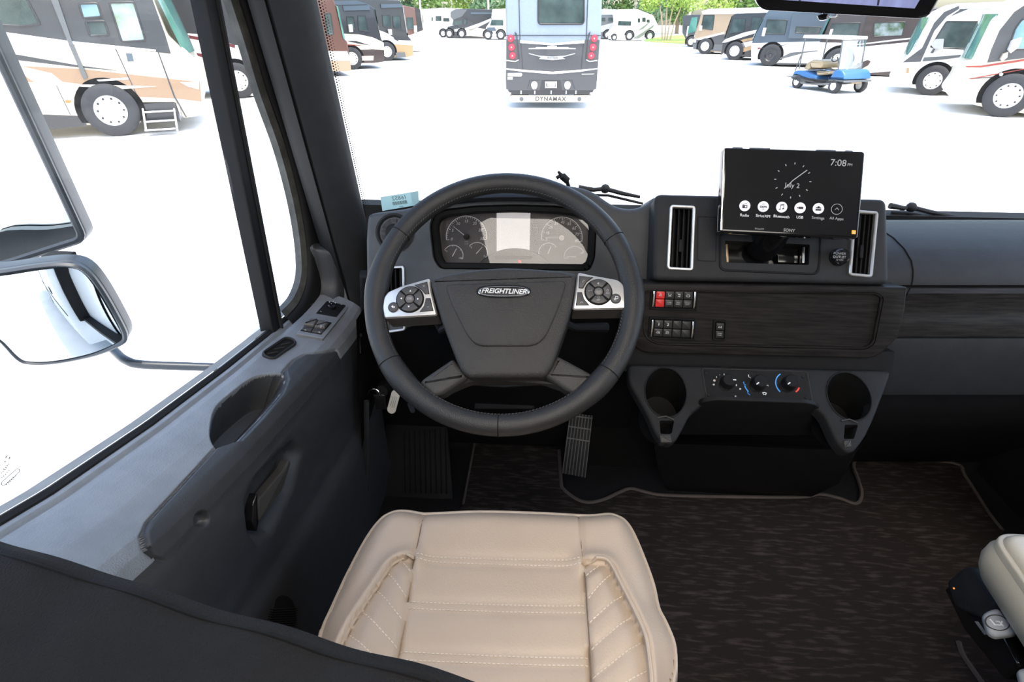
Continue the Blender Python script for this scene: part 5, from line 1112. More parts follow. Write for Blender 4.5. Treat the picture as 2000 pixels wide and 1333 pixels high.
vehicle('motorhome', 'white and burgundy motorhome glimpsed between the divider bar and pillar', 'motorhome', (468, 192), NL,
    [(-900, 480), (-900, -900), (1480, -900), (1500, -300), (1540, 100), (1560, 250), (1600, 330), (1620, 450), (1600, 530), (1420, 540), (1230, 500), (700, 500)], z1, [
    ('upper_paint', 'rv_black', [(-400, -700), (-400, 100), (1110, 190), (1310, 250), (1560, 290), (1520, 60), (1490, -300), (1470, -700)]), ('red_line', 'rv_burgundy', [(900, 170), (1160, 215), (1310, 250), (1310, 268), (1160, 232), (900, 190)]),
    ('burgundy_swoosh', 'rv_burgundy', [(1000, 280), (1190, 310), (1340, 345), (1560, 380), (1560, 420), (1345, 378), (1270, 372), (1210, 345)]), ('lower_paint', 'rv_cream', [(800, 330), (1200, 348), (1300, 372), (1240, 480), (800, 470)])],
    wheels=[(1330, 470, .50)], base='rv_white', glass=((1570, 260), (1500, -250), 1))
z5 = Zc(600, 0, 5.0)
vehicle('motorhome', 'brown and white motorhome nose just beside the windshield pillar', 'motorhome', (655, 150), NL,
    [(-900, 690), (-900, -300), (130, -300), (280, 45), (355, 380), (392, 400), (420, 590), (428, 695), (240, 700)], z5, [
    ('lower_paint', 'rv_white', [(-600, 500), (390, 500), (420, 592), (-600, 592)]), ('bumper', 'rv_beige', [(-600, 592), (420, 592), (428, 690), (330, 695), (-600, 690)]), ('side_window', m_win, [(165, 125), (232, 125), (262, 338), (192, 345)]), ('front_trim', m_teal, [(282, 55), (300, 62), (370, 385), (350, 378)], .03)], wheels=[(-250, 620, .5)], base='rv_brown', glass=((352, 380), (285, 55), 1))
vehicle('motorhome', 'black and cream motorhome with dark brown skirt in the left row', 'motorhome', (691, 136), NL,
    [(-700, 620), (-700, -60), (250, 20), (480, 8), (600, 45), (660, 80), (705, 330), (745, 420), (755, 500), (752, 605), (640, 618), (500, 610), (350, 660)], z5, [
    ('lower_cream', 'rv_cream', [(-300, 300), (370, 330), (500, 335), (640, 365), (745, 415), (752, 490), (640, 480), (400, 492), (-300, 470)]), ('skirt', 'rv_darkbrown', [(-300, 480), (400, 492), (640, 482), (752, 490), (752, 602), (640, 615), (-300, 640)]), ('license_trim', 'rv_lighttan', [(525, 548), (648, 545), (645, 590), (528, 592)], .02),
    ('dark_swoosh', 'rv_black', [(385, 400), (480, 400), (620, 445), (490, 425)], .018), ('red_line', 'rv_red', [(390, 432), (520, 440), (520, 446), (390, 442)], .018), ('awning', 'rv_bluegrey', [(345, 62), (600, 52), (612, 98), (355, 106)], .08), ('roof_cap', 'rv_bluegrey', [(150, 10), (480, 5), (600, 42), (300, 50)], .02),
    ('side_window', m_win, [(378, 155), (458, 160), (470, 290), (398, 300)]), ('side_window', m_win, [(488, 150), (570, 150), (602, 312), (500, 302)]), ('mirror_arm', 'rv_white', [(395, 240), (430, 238), (440, 310), (405, 312)], .25)], wheels=[(440, 600, .48)], base='rv_black', glass=((715, 380), (660, 90), 1))
vehicle('motorhome', 'black and gold motorhome with white stripe in the left row', 'motorhome', (758, 119), NL,
    [(-500, 520), (-500, -80), (640, -20), (900, 0), (930, 50), (972, 330), (1018, 395), (1034, 440), (1036, 545), (960, 562), (500, 580)], z5, [
    ('white_stripe', 'rv_white', [(300, 260), (690, 290), (780, 325), (880, 392), (1018, 398), (1032, 442), (740, 424), (300, 360)]), ('gold_lower', 'rv_gold', [(300, 400), (740, 424), (1032, 442), (1036, 543), (960, 560), (300, 560)]), ('front_step', 'rv_grey', [(860, 515), (950, 512), (960, 560), (868, 562)], .10), ('swirl', 'rv_black', [(840, 360), (890, 385), (890, 405), (850, 385)], .018),
    ('awning', 'rv_bluegrey', [(715, 40), (915, 38), (925, 72), (720, 78)], .08), ('side_window', m_win, [(728, 140), (810, 145), (820, 272), (740, 262)]), ('side_window', m_win, [(830, 150), (910, 150), (922, 292), (842, 272)]), ('mirror_arm', 'rv_white', [(785, 285), (815, 285), (820, 340), (795, 340)], .25)], wheels=[(780, 530, .48)], base='rv_black', glass=((985, 360), (935, 60), 1))
vehicle('motorhome', 'small brown and white motorhome at the far end of the left row', 'motorhome', (822, 101), NL,
    [(500, 480), (500, 20), (930, 50), (1055, 75), (1100, 90), (1128, 285), (1142, 300), (1140, 450), (1110, 500), (900, 510)], z5, [
    ('lower_paint', 'rv_white', [(600, 340), (1000, 345), (1140, 292), (1140, 448), (1110, 498), (600, 480)]), ('windshield_corner', 'rv_black', [(1050, 72), (1098, 88), (1126, 282), (1082, 312)], .02), ('side_window', m_win, [(968, 168), (1030, 170), (1042, 282), (970, 292)]), ('mirror_arm', 'rv_white', [(1038, 250), (1062, 250), (1064, 320), (1042, 320)], .25)], wheels=[(950, 440, .48)], base='rv_brown', glass=((1130, 300), (1100, 95), 1))
# --- far row across the lot
NF = V((-.12, -.99, 0))
vehicle('motorhome', 'plain white motorhome in the far row left of the black truck', 'motorhome', (850, 73.5), NF,
    [(1120, 375), (1135, 200), (1108, 90), (1300, 78), (1500, 85), (1500, 365)], z5, [
    ('side_window', m_win, [(1255, 157), (1310, 157), (1310, 205), (1255, 205)]), ('side_window', m_win, [(1330, 176), (1388, 178), (1388, 211), (1330, 209)]), ('side_window', m_win, [(1213, 168), (1228, 168), (1228, 206), (1213, 204)]), ('roof_rail', 'rv_silver', [(1205, 120), (1480, 122), (1480, 134), (1205, 132)], .1), ('skirt', 'rv_silver', [(1150, 350), (1400, 300), (1400, 365), (1150, 372)])], wheels=[(1330, 345, .45)], depth=2.4)
vehicle('truck_motorhome', 'black truck-nosed motorhome with grey overcab in the far row', 'motorhome', (901, 75), NF,
    [(1365, 372), (1368, 262), (1440, 246), (1425, 195), (1398, 165), (1402, 112), (1445, 90), (1560, 85), (1810, 92), (1812, 290), (1740, 372)], z5, [
    ('overcab', 'rv_grey', [(1402, 115), (1445, 92), (1565, 92), (1512, 160), (1430, 192), (1402, 168)]), ('side_window', m_win, [(1525, 185), (1560, 180), (1560, 240), (1525, 245)]), ('cab_glass', m_win, [(1428, 198), (1515, 200), (1515, 245), (1415, 245)], .02), ('silver_swoosh', 'rv_silver', [(1540, 275), (1680, 225), (1795, 178), (1795, 205), (1600, 300), (1540, 292)]), ('tan_lower', 'rv_lighttan', [(1545, 300), (1650, 270), (1745, 285), (1742, 365), (1600, 350), (1545, 350)]), ('tan_lower', 'rv_silver', [(1435, 285), (1520, 272), (1500, 305), (1440, 310)]), ('awning', 'rv_bluegrey', [(1600, 120), (1810, 122), (1810, 138), (1600, 138)], .1)], wheels=[(1510, 340, .48), (1390, 345, .48)], base='rv_black', depth=2.4)
vehicle('truck_motorhome', 'white truck-nosed motorhome beside the grey coach in the far row', 'motorhome', (970, 78), (0, -1, 0),
    [(1738, 378), (1745, 270), (1800, 190), (1798, 165), (1808, 90), (1935, 84), (1990, 90), (1990, 378)], z5, [
    ('cab_glass', m_win, [(1800, 192), (1915, 195), (1915, 250), (1785, 250)], .02), ('overcab', 'rv_silver', [(1810, 100), (1925, 95), (1925, 168), (1805, 168)]), ('grille', 'rv_bluegrey', [(1755, 270), (1830, 265), (1850, 300), (1760, 310)], .02), ('bumper', 'rv_silver', [(1742, 330), (1860, 330), (1860, 355), (1742, 355)], .05)], wheels=[(1890, 345, .48), (1765, 360, .48)], base='rv_white', depth=2.6)
z3 = Zc(1180, 0, 6.25)
vehicle('truck_motorhome', 'dark truck-nosed motorhome right behind the grey coach', 'motorhome', (1196, 77), (0, -1, 0),
    [(-120, 470), (-120, 110), (150, 112), (152, 260), (140, 470)], z3, [('lower_paint', 'rv_silver', [(-120, 340), (130, 270), (135, 340), (-120, 420)]), ('side_window', m_win, [(-30, 215), (15, 215), (15, 260), (-30, 260)]), ('side_window', m_win, [(50, 215), (110, 215), (110, 262), (50, 262)]), ('upper_paint', 'rv_silver', [(-120, 112), (150, 114), (150, 180), (-120, 180)])], wheels=[(40, 430, .45)], base='rv_grey', depth=5)
vehicle('truck_motorhome', 'white truck-nosed motorhome with green grey swooshes in the far row', 'motorhome', (1232, 79.5), (.1, -.99, 0),
    [(95, 485), (92, 400), (160, 310), (165, 245), (152, 135), (200, 115), (400, 110), (600, 190), (655, 300), (605, 420), (540, 480), (320, 492)], z3, [
    ('cab_glass', m_win, [(175, 255), (330, 260), (325, 315), (165, 310)], .02), ('side_window', m_win, [(410, 225), (438, 225), (438, 275), (410, 275)]), ('side_window', m_win, [(465, 215), (505, 215), (505, 268), (465, 268)]), ('side_window', m_win, [(520, 240), (555, 240), (555, 275), (520, 275)]), ('green_swoosh', 'rv_greengrey', [(350, 470), (460, 400), (610, 300), (600, 330), (470, 440), (410, 475)]), ('green_swoosh', 'rv_greengrey', [(400, 380), (520, 290), (560, 270), (480, 350)]), ('bumper', 'rv_cream', [(98, 430), (290, 430), (290, 460), (98, 465)], .05)], wheels=[(305, 455, .45), (555, 440, .45), (120, 480, .3)], base='rv_white', depth=2.4)
# --- grey coach straight ahead, seen from behind
z2 = Zc(960, 0, 5.796)
dy, dpn = vehicle('coach_rear', 'pale blue and graphite motorhome rear straight ahead with red round lamps', 'motorhome', (1075, 212), (0, -1, 0),
    [(165, 1010), (160, 900), (165, 400), (155, 0), (150, -700), (1265, -700), (1252, 0), (1240, 400), (1195, 900), (1185, 1005), (1150, 1025), (200, 1025)], z2, [
    ('lower_panel', 'rv_graphite', [(165, 450), (320, 450), (330, 490), (690, 512), (1050, 490), (1060, 450), (1222, 455), (1195, 900), (1185, 1005), (1150, 1022), (200, 1022), (165, 1005), (162, 900)], .02),
    ('white_band', 'rv_white', [(325, 455), (690, 490), (1050, 455), (1050, 488), (690, 512), (325, 486)], .04), ('white_band', 'rv_white', [(165, 772), (360, 790), (690, 812), (1000, 790), (1195, 772), (1195, 782), (1000, 812), (690, 838), (360, 812), (165, 786)], .04),
    ('trim_line', 'rv_charcoal', [(160, 398), (1236, 398), (1236, 406), (160, 406)], .03), ('panel_joint', 'rv_charcoal', [(290, -700), (300, -700), (325, 450), (318, 450)], .02), ('panel_joint', 'rv_charcoal', [(1118, -700), (1108, -700), (1070, 450), (1078, 450)], .02), ('panel_joint', 'rv_black', [(330, 490), (336, 490), (358, 775), (350, 775)], .03), ('panel_joint', 'rv_black', [(1045, 490), (1038, 490), (1010, 775), (1018, 775)], .03),
    ('lamp_column', 'rv_black', [(262, 360), (285, 380), (320, 660), (300, 668), (285, 440)], .04), ('lamp_column', 'rv_black', [(1120, 360), (1098, 380), (1060, 660), (1078, 668), (1098, 440)], .04),
    ('white_trim', 'rv_white', [(172, 678), (270, 690), (308, 672), (305, 684), (272, 700), (172, 690)], .05), ('white_trim', 'rv_white', [(1195, 678), (1110, 690), (1072, 672), (1075, 684), (1108, 700), (1195, 690)], .05),
    ('badge_wing', 'rv_silver', [(420, 545), (500, 540), (505, 532), (870, 532), (875, 540), (955, 545), (950, 556), (420, 556)], .035), ('high_brake_lamp', 'rv_white', [(630, 520), (740, 520), (735, 536), (635, 536)], .05),
    ('badge_wing', 'rv_silver', [(418, 600), (540, 630), (690, 640), (830, 630), (948, 600), (940, 612), (800, 648), (835, 668), (690, 680), (535, 668), (560, 645), (430, 612)], .035),
    ('sticker', 'rv_white', [(185, 828), (340, 826), (350, 845), (335, 865), (185, 862)], .03), ('sticker', 'rv_white', [(182, 870), (240, 870), (238, 902), (182, 900)], .03), ('sticker', 'rv_silver', [(1018, 834), (1165, 832), (1150, 842), (1025, 846)], .03),
    ('plate_recess', 'rv_black', [(570, 905), (780, 905), (800, 1020), (545, 1020)], .025), ('license_plate', 'rv_white', [(608, 922), (740, 922), (738, 995), (608, 995)], .04), ('plate_face', 'rv_grey', [(618, 940), (730, 940), (728, 978), (618, 978)], .05),
    ('plate_center', 'rv_white', [(632, 946), (720, 946), (716, 972), (636, 972)], .055), ('corner_joint', 'rv_black', [(430, 905), (545, 905), (545, 911), (436, 911), (412, 1005), (404, 1005)], .025), ('corner_joint', 'rv_black', [(800, 905), (915, 905), (945, 1005), (937, 1005), (908, 911), (800, 911)], .025),
    ('hitch_gap', 'rv_black', [(190, 1022), (1155, 1022), (1130, 1070), (215, 1070)], -.05), ('rear_window', m_win, [(520, -60), (1055, -60), (1055, 250), (1030, 282), (540, 282), (520, 250)])],
    wheels=[], base='rv_paleblue', depth=8)
q4 = lambda pts, w=0: dpn.pxs(z2(pts), w)
for x, y in ((218, 435), (228, 535), (238, 630), (1162, 435), (1147, 535), (1128, 630)):
    c = q4([(x, y)])[0]; lp_ = sub('tail_lamp', dpn.pt(*c, 0), dy); B().lathe(dpn.pt(*c, .02), dpn.n, [(.0001, .05), (.045, .05), (.08, .04), (.09, .0)], 20).build('lamp_lens', m_lamp_red, lp_); B().lathe(dpn.pt(*c, .071), dpn.n, [(.0001, .002), (.016, 0)], 12).build('lamp_center', C('rv_white'), lp_)
for x in (485, 860):
    c = q4([(x, 958)])[0]; B().prism(dpn, [(c[0]+.085*math.cos(a), c[1]+(.085 if math.sin(a) > 0 else .12)*math.sin(a)) for a in np.linspace(0, 2*PI, 18)[:-1]], .02, .05, .01).build('tow_light', C('rv_white'), dy)
B().prism(dpn, rnd(q4([(200, 1095), (230, 1082), (1110, 1082), (1135, 1095), (1128, 1148), (1110, 1158), (225, 1158), (205, 1148)], .05), .03), -.05, .10, .02).build('bumper', C('rv_lighttan'), dy)
for x in (340, 995): B().prism(dpn, circ(q4([(x, 1122)], .1)[0], .055, 16), .10, .12, .01).build('bumper_lamp', C('rv_grey'), dy)
text('DYNAMAX', dpn, q4([(668, 1122)], .1)[0], .155, .104, C('rv_graphite'), dy, ext=.002, space=1.15, bold=.025)
text('europa', dpn, q4([(690, 652)], .04)[0], .075, .037, C('rv_grey'), dy, ext=.002, bold=.02, space=1.3)
for x in (185, 1150): B().tube([dpn.pt(*q4([(x, 1040)])[0], -.1), dpn.pt(*q4([(x+(30 if x < 600 else -30), 1075)])[0], -.02)], .06, 10).build('exhaust_tip', C('rv_white'), dy)
for x, y in ((335, 1045), (490, 1045), (675, 1045), (845, 1045), (955, 1045)): B().prism(dpn, rect(*q4([(x-8, y+20)])[0], *q4([(x+8, y-20)])[0]), -.04, .02).build('hitch_bar', C('rv_silver'), dy)
for s_ in (-1, 1): tq_ = B(); wheel_lathe(tq_, dpn.pt(s_*.95, .5, -1.9), (1, 0, 0), .5, .5); tq_.build('rear_tire', m_tire, dy)
# --- right row
vehicle('motorhome', 'dark motorhome with red skirt behind the young tree', 'motorhome', (1345, 92), NRr,
    [(950, 400), (955, 195), (1060, 180), (1300, 175), (1300, 540), (985, 545), (990, 470)], z3, [('skirt', 'rv_burgundy', [(985, 478), (1085, 440), (1300, 430), (1300, 540), (985, 545)]), ('cab_glass', m_teal, [(1070, 215), (1140, 205), (1120, 380), (1010, 420)], .02), ('white_line', 'rv_white', [(1000, 440), (1020, 320), (1035, 318), (1015, 440)], .02)], wheels=[(1060, 530, .4)], base='rv_charcoal')
vehicle('motorhome', 'beige and charcoal motorhome with square side window in the right row', 'motorhome', (1377.6, 106), NRr,
    [(1078, 590), (1085, 490), (1100, 455), (1170, 200), (1200, 130), (1280, 108), (2600, 70), (2600, 640), (1440, 640), (1160, 625)], z3, [
    ('roof_cap', 'rv_white', [(1190, 140), (1280, 108), (2600, 72), (2600, 150), (1560, 172), (1210, 176)], .05), ('skirt', 'rv_graphite', [(1082, 500), (1110, 475), (1465, 420), (2600, 300), (2600, 640), (1440, 630), (1085, 600)], .012), ('lower_skirt', 'rv_grey', [(1082, 540), (1450, 545), (1440, 625), (1085, 600)], .016), ('white_stripe', 'rv_white', [(1110, 476), (1300, 430), (1465, 390), (1465, 410), (1300, 455), (1160, 490)], .02), ('side_window', m_win, [(1212, 182), (1350, 182), (1328, 370), (1180, 352)]), ('mirror_arm', 'rv_white', [(1175, 310), (1200, 312), (1195, 372), (1172, 370)], .25), ('headlamp', 'rv_white', [(1085, 480), (1125, 478), (1120, 520), (1090, 520)], .03)], wheels=[(1228, 600, .48)], base='rv_beige', glass=((1098, 450), (1175, 205), -1))
vehicle('motorhome', 'black and gold motorhome with white swoosh in the right row', 'motorhome', (1434, 117.6), NRr,
    [(1420, 660), (1440, 545), (1470, 470), (1560, 190), (1600, 165), (2600, 110), (2600, 700), (1800, 700), (1500, 680)], z3, [
    ('roof_cap', 'rv_white', [(1620, 118), (2600, 90), (2600, 140), (1640, 165)], .05), ('white_swoosh', 'rv_white', [(1440, 520), (1480, 480), (1700, 400), (1870, 360), (2300, 280), (2300, 330), (1860, 400), (1700, 450), (1480, 520)], .016), ('gold_swoosh', 'rv_gold', [(1500, 545), (1700, 480), (2300, 350), (2300, 420), (1750, 500), (1560, 560)], .014), ('white_swoosh', 'rv_white', [(1440, 665), (1540, 580), (1700, 520), (1900, 480), (1900, 540), (1660, 600), (1500, 680)], .016), ('gold_swoosh', 'rv_gold', [(1640, 605), (1860, 530), (1860, 590), (1650, 650)], .018), ('side_window', m_win, [(1572, 220), (1732, 218), (1712, 390), (1512, 412)]), ('side_window', m_win, [(1800, 205), (1930, 200), (1900, 360), (1780, 375)])], wheels=[(1585, 672, .48)], base='rv_black', glass=((1465, 470), (1560, 195), -1))
z4 = Zc(1480, 0, 6.667)
vehicle('motorhome', 'blue grey over white motorhome with black alloy wheel', 'motorhome', (1502.5, 129.5), NRr,
    [(-90, 800), (-80, 560), (-20, 420), (75, 240), (140, 130), (480, 100), (2200, 60), (2200, 860), (900, 850), (240, 840)], z4, [
    ('lower_white', 'rv_white', [(-85, 565), (400, 548), (780, 540), (2200, 480), (2200, 850), (900, 845), (-85, 810)]), ('grey_swoosh', 'rv_grey', [(250, 775), (430, 685), (900, 650), (600, 690), (285, 775)], .02), ('skirt_line', 'rv_charcoal', [(260, 820), (900, 830), (900, 850), (260, 845)], .02), ('slide_out', 'rv_bluegrey', [(455, 185), (1200, 180), (1200, 500), (400, 500)], .10), ('side_window', m_win, [(118, 250), (392, 256), (352, 455), (90, 440)]), ('side_window', m_win, [(498, 345), (838, 350), (800, 452), (486, 432)], .10), ('mirror_arm', 'rv_white', [(85, 362), (118, 362), (92, 470), (62, 465)], .3), ('marker_lamp', 'rv_red', [(0, 620), (40, 620), (20, 636), (0, 636)], .03), ('dark_line', 'rv_charcoal', [(0, 632), (370, 580), (370, 586), (0, 642)], .02)], wheels=[(155, 775, .50, {'dark': True})], base='rv_bluegrey', glass=((-75, 540), (75, 245), -1))
vehicle('motorhome', 'dark brown over white motorhome behind the golf cart', 'motorhome', (1628, 146), NRr,
    [(760, 900), (790, 560), (830, 520), (960, 200), (1040, 160), (3200, 60), (3200, 1080), (1200, 960), (900, 930)], z4, [
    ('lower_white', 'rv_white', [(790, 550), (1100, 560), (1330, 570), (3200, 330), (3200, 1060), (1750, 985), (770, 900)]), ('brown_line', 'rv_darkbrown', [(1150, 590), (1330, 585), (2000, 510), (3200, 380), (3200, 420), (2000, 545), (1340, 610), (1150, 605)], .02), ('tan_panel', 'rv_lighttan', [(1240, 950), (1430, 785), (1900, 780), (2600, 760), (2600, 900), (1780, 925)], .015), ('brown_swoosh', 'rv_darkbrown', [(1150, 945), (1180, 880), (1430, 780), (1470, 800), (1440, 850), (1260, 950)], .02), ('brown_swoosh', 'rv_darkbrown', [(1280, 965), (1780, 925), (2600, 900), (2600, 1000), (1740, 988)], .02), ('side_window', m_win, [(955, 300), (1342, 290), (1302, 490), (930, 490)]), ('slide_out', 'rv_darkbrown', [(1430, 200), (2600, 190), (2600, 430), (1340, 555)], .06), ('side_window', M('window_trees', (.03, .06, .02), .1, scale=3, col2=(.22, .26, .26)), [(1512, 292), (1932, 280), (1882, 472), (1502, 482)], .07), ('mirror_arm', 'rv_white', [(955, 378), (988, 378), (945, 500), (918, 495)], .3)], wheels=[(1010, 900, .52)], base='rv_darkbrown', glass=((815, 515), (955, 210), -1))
z6 = Zc(1700, 0, 5.553)
vehicle('motorhome', 'white motorhome with grey swooshes and large side window in the right row', 'motorhome', (1816, 186.5), NRr,
    [(215, 905), (215, 870), (290, 720), (350, 670), (440, 560), (560, 330), (690, 140), (900, 40), (1400, 20), (3400, -60), (3400, 1000), (850, 1010), (760, 985), (500, 965)], z6, [
    ('windshield_corner', 'rv_graphite', [(350, 676), (545, 670), (700, 340), (830, 185), (965, 100), (960, 62), (800, 130), (690, 250), (560, 520)], .012), ('white_edge', 'rv_white', [(545, 670), (560, 668), (715, 345), (840, 195), (965, 108), (965, 96), (830, 178), (695, 335)], .02), ('roof_corner', 'rv_graphite', [(825, 190), (960, 102), (1055, 100), (900, 165)], .014), ('side_window', m_win, [(822, 225), (1190, 226), (1062, 540), (640, 517)]), ('grey_swoosh', 'rv_grey', [(565, 625), (800, 610), (1130, 580), (3000, 480), (3000, 520), (1120, 602), (800, 645), (562, 668)], .014), ('grey_swoosh', 'rv_grey', [(850, 735), (1080, 635), (1500, 540), (1500, 620), (1000, 722)], .014), ('grey_swoosh', 'rv_grey', [(762, 782), (800, 752), (915, 750), (885, 866), (822, 862)], .014), ('amber_mark', 'rv_gold', [(392, 738), (420, 735), (415, 795), (388, 795)], .02), ('body_joint', 'rv_silver', [(955, 92), (1450, 92), (1450, 98), (955, 98)], .02), ('mirror_shell', 'rv_silver', [(655, 490), (700, 425), (790, 420), (780, 525), (690, 525)], .25), ('mirror_arm', 'rv_graphite', [(650, 572), (680, 530), (700, 530), (675, 575)], .15)],
    wheels=[(655, 925, .44, {'lugs': 8})], base='rv_white', glass=((440, 600), (640, 190), -1))
vehicle('motorhome', 'cream motorhome with red and black stripes and polished wheel nearest on the right', 'motorhome', (1959, 229), NRr,
    [(850, 1050), (860, 1000), (960, 870), (1020, 730), (1110, 650), (1180, 500), (1330, 200), (1500, 60), (1700, -40), (4200, -200), (4200, 1300), (1700, 1240), (1200, 1160), (920, 1085)], z6, [
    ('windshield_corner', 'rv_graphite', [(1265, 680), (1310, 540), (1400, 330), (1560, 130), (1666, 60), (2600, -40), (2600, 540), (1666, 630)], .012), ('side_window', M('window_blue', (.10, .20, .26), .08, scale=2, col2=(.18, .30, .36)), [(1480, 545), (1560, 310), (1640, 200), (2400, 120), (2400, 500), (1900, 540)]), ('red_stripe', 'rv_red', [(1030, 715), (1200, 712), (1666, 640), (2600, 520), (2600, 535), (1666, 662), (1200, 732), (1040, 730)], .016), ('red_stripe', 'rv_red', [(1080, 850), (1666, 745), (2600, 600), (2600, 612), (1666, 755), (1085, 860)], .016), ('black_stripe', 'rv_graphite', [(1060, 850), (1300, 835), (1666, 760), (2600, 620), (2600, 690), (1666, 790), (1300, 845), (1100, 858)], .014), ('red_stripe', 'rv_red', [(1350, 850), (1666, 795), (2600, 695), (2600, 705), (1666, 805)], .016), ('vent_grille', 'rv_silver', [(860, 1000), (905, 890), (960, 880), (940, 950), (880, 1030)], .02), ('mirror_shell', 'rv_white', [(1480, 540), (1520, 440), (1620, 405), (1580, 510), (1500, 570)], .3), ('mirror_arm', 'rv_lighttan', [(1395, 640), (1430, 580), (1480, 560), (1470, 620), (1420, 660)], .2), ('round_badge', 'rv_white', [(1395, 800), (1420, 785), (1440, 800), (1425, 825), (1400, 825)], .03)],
    wheels=[(1455, 1115, .50)], base='rv_cream', glass=((1140, 650), (1400, 150), -1))
# ------------------------------------------------------------------ golf cart
cn = V((-.92, -.38, 0)); gw = atZ(1553, 172.5, 0); gp_ = PL(gw, cn)
gc = thing('golf_cart', gw-cn*.5, 'blue golf cart with white roof and tan seats', 'golf cart')
gq = lambda pts, w=0: gp_.pxs(z4(pts), w)
B().prism(gp_, rnd(gq([(440, 1000), (460, 935), (500, 918), (600, 922), (680, 960), (760, 985), (750, 1075), (600, 1065), (560, 1010), (500, 985)]), .05), -1.10, 0, .06).build('rear_body', C('cart_blue'), gc)
B().prism(gp_, rnd(gq([(905, 1020), (950, 990), (985, 920), (1040, 905), (1090, 915), (1120, 960), (1130, 1040), (980, 1045)]), .05), -1.10, 0, .06).build('front_cowl', C('cart_blue'), gc)
B().prism(gp_, rnd(gq([(430, 1020), (470, 975), (540, 985), (600, 1075), (760, 1080), (880, 1075), (930, 1035), (1130, 1050), (1135, 1080), (1000, 1060), (930, 1110), (760, 1112), (570, 1095), (500, 1010)]), .03), -1.12, .03, .02).build('fender_trim', C('rv_grey'), gc)
B().prism(gp_, rnd(gq([(735, 930), (905, 935), (900, 972), (740, 985)]), .03), -1.0, -.08, .04).build('seat', C('cart_tan'), gc)
B().prism(gp_, rnd(gq([(640, 800), (690, 775), (800, 790), (815, 830), (790, 890), (660, 885)]), .05), -1.0, -.10, .05).build('backrest', C('cart_tan'), gc)
B().prism(gp_, rnd(gq([(560, 900), (600, 830), (640, 800), (650, 880), (620, 915)]), .03), -1.0, -.12, .03).build('rear_seat', C('cart_tan'), gc)
ax3 = (gp_.u, gp_.n, V((0, 0, 1)))
rf = B(); rp = PL(gp_.pt(.62, 1.60, -.50), (0, 0, 1), (0, 1, 0))
cu_, cn_ = V((gp_.u.dot(rp.u), gp_.u.dot(rp.v))), V((gp_.n.dot(rp.u), gp_.n.dot(rp.v)))
rc = [cu_*a+cn_*b for a, b in ((-.88, -.52), (.98, -.52), (.98, .52), (-.88, .52))]
rf.prism(rp, rnd([(q.x, q.y) for q in rc], .18, 5), -.03, .06, .04).build('roof', C('rv_white'), gc)
for a, b in ((.02, -.06), (.02, -1.02)):
    B().tube([gp_.pt(-.1, .60, b), gp_.pt(-.14, 1.58, b)], .022, 6).build('roof_post', C('rv_grey'), gc)
    B().tube([gp_.pt(1.60, .70, b), gp_.pt(1.45, 1.58, b)], .022, 6).build('roof_post', C('rv_grey'), gc)
B().add([gp_.pt(1.61, .72, -.06), gp_.pt(1.61, .72, -1.02), gp_.pt(1.47, 1.55, -1.02), gp_.pt(1.47, 1.55, -.06)], [(0, 1, 2, 3)]).build('windscreen', m_glass, gc)
B().tube([gp_.pt(1.35, .75, -.35), gp_.pt(1.15, 1.05, -.35)], .02, 6).build('steering_post', C('rv_black'), gc)
B().tube([gp_.pt(1.12+.16*math.cos(t)*.4, 1.05+.16*math.cos(t)*.9, -.35+.17*math.sin(t)) for t in [2*PI*k/14 for k in range(14)]], .018, 6, True).build('steering_ring', C('rv_black'), gc)
B().tube([gp_.pt(-.55, .35, -.5), gp_.pt(-.75, .35, -.5), gp_.pt(-.62, 1.0, -.5)], .02, 6).build('bag_rack', C('rv_grey'), gc)
B().box(gp_.pt(-.55, .33, -.55), (.35, .8, .03), ax3).build('rear_step', C('rv_grey'), gc)
B().box(gp_.pt(1.98, .36, -.55), (.05, .4, .10), ax3).build('number_panel', C('cart_tan'), gc)
for u in (0.0, 1.64):
    for dep in (.02, -1.08):
        w_ = sub('wheel', gp_.pt(u, .22, dep), gc); t_ = B(); wheel_lathe(t_, gp_.pt(u, .22, dep-.08), gp_.n, .22, .18); t_.build('tire', m_tire, w_)
        B().lathe(gp_.pt(u, .22, dep+.015), gp_.n, [(.0001, .01), (.04, .01), (.06, -.02), (.12, -.01), (.14, -.03)], 20).build('wheel_disc', C('rv_white'), w_)
# ------------------------------------------------------------------ island, trees, poles
isl = thing('grass_island', (14, 62, 0), 'green grass island with concrete kerb by the far motorhomes', 'island')
ip = PL((0, 0, 0), (0, 0, 1), (0, 1, 0)); io = [tuple(q) for q in spline([(p.x, p.y) for p in [atZ(x, y, .0) for x, y in ((1252, 82), (1262, 85), (1300, 88), (1345, 89), (1390, 86), (1400, 72), (1380, 70), (1320, 72), (1280, 76))]], 4, True)]
B().prism(ip, io, 0, .14, .03).build('kerb', C('rv_white'), isl); B().prism(ip, offset(io, .3), .05, .20, .03).build('turf', M('lot_grass', (.22, .36, .07), .9, scale=3, var=.2), isl)
rg = random.Random(3)
def crown(name, n, mat, blobs, leaf):
    b = B()
    for k in range(n):
        c, r = blobs[rg.randrange(len(blobs))]
        d = V((rg.gauss(0, 1), rg.gauss(0, 1), rg.gauss(0, 1))).normalized()*(r*rg.random()**.35); p = V(c)+V((d.x, d.y, d.z*.8))
        x = V((rg.gauss(0, 1), rg.gauss(0, 1), rg.gauss(0, 1))).normalized(); y = x.orthogonal().normalized(); s_ = leaf*(.6+.8*rg.random())
        b.add([p-x*s_, p+y*s_*.5, p+x*s_, p-y*s_*.5], [(0, 1, 2, 3)])
    me = D.meshes.new(name); me.from_pydata(b.v, [], b.f); me.materials.append(mat); return me
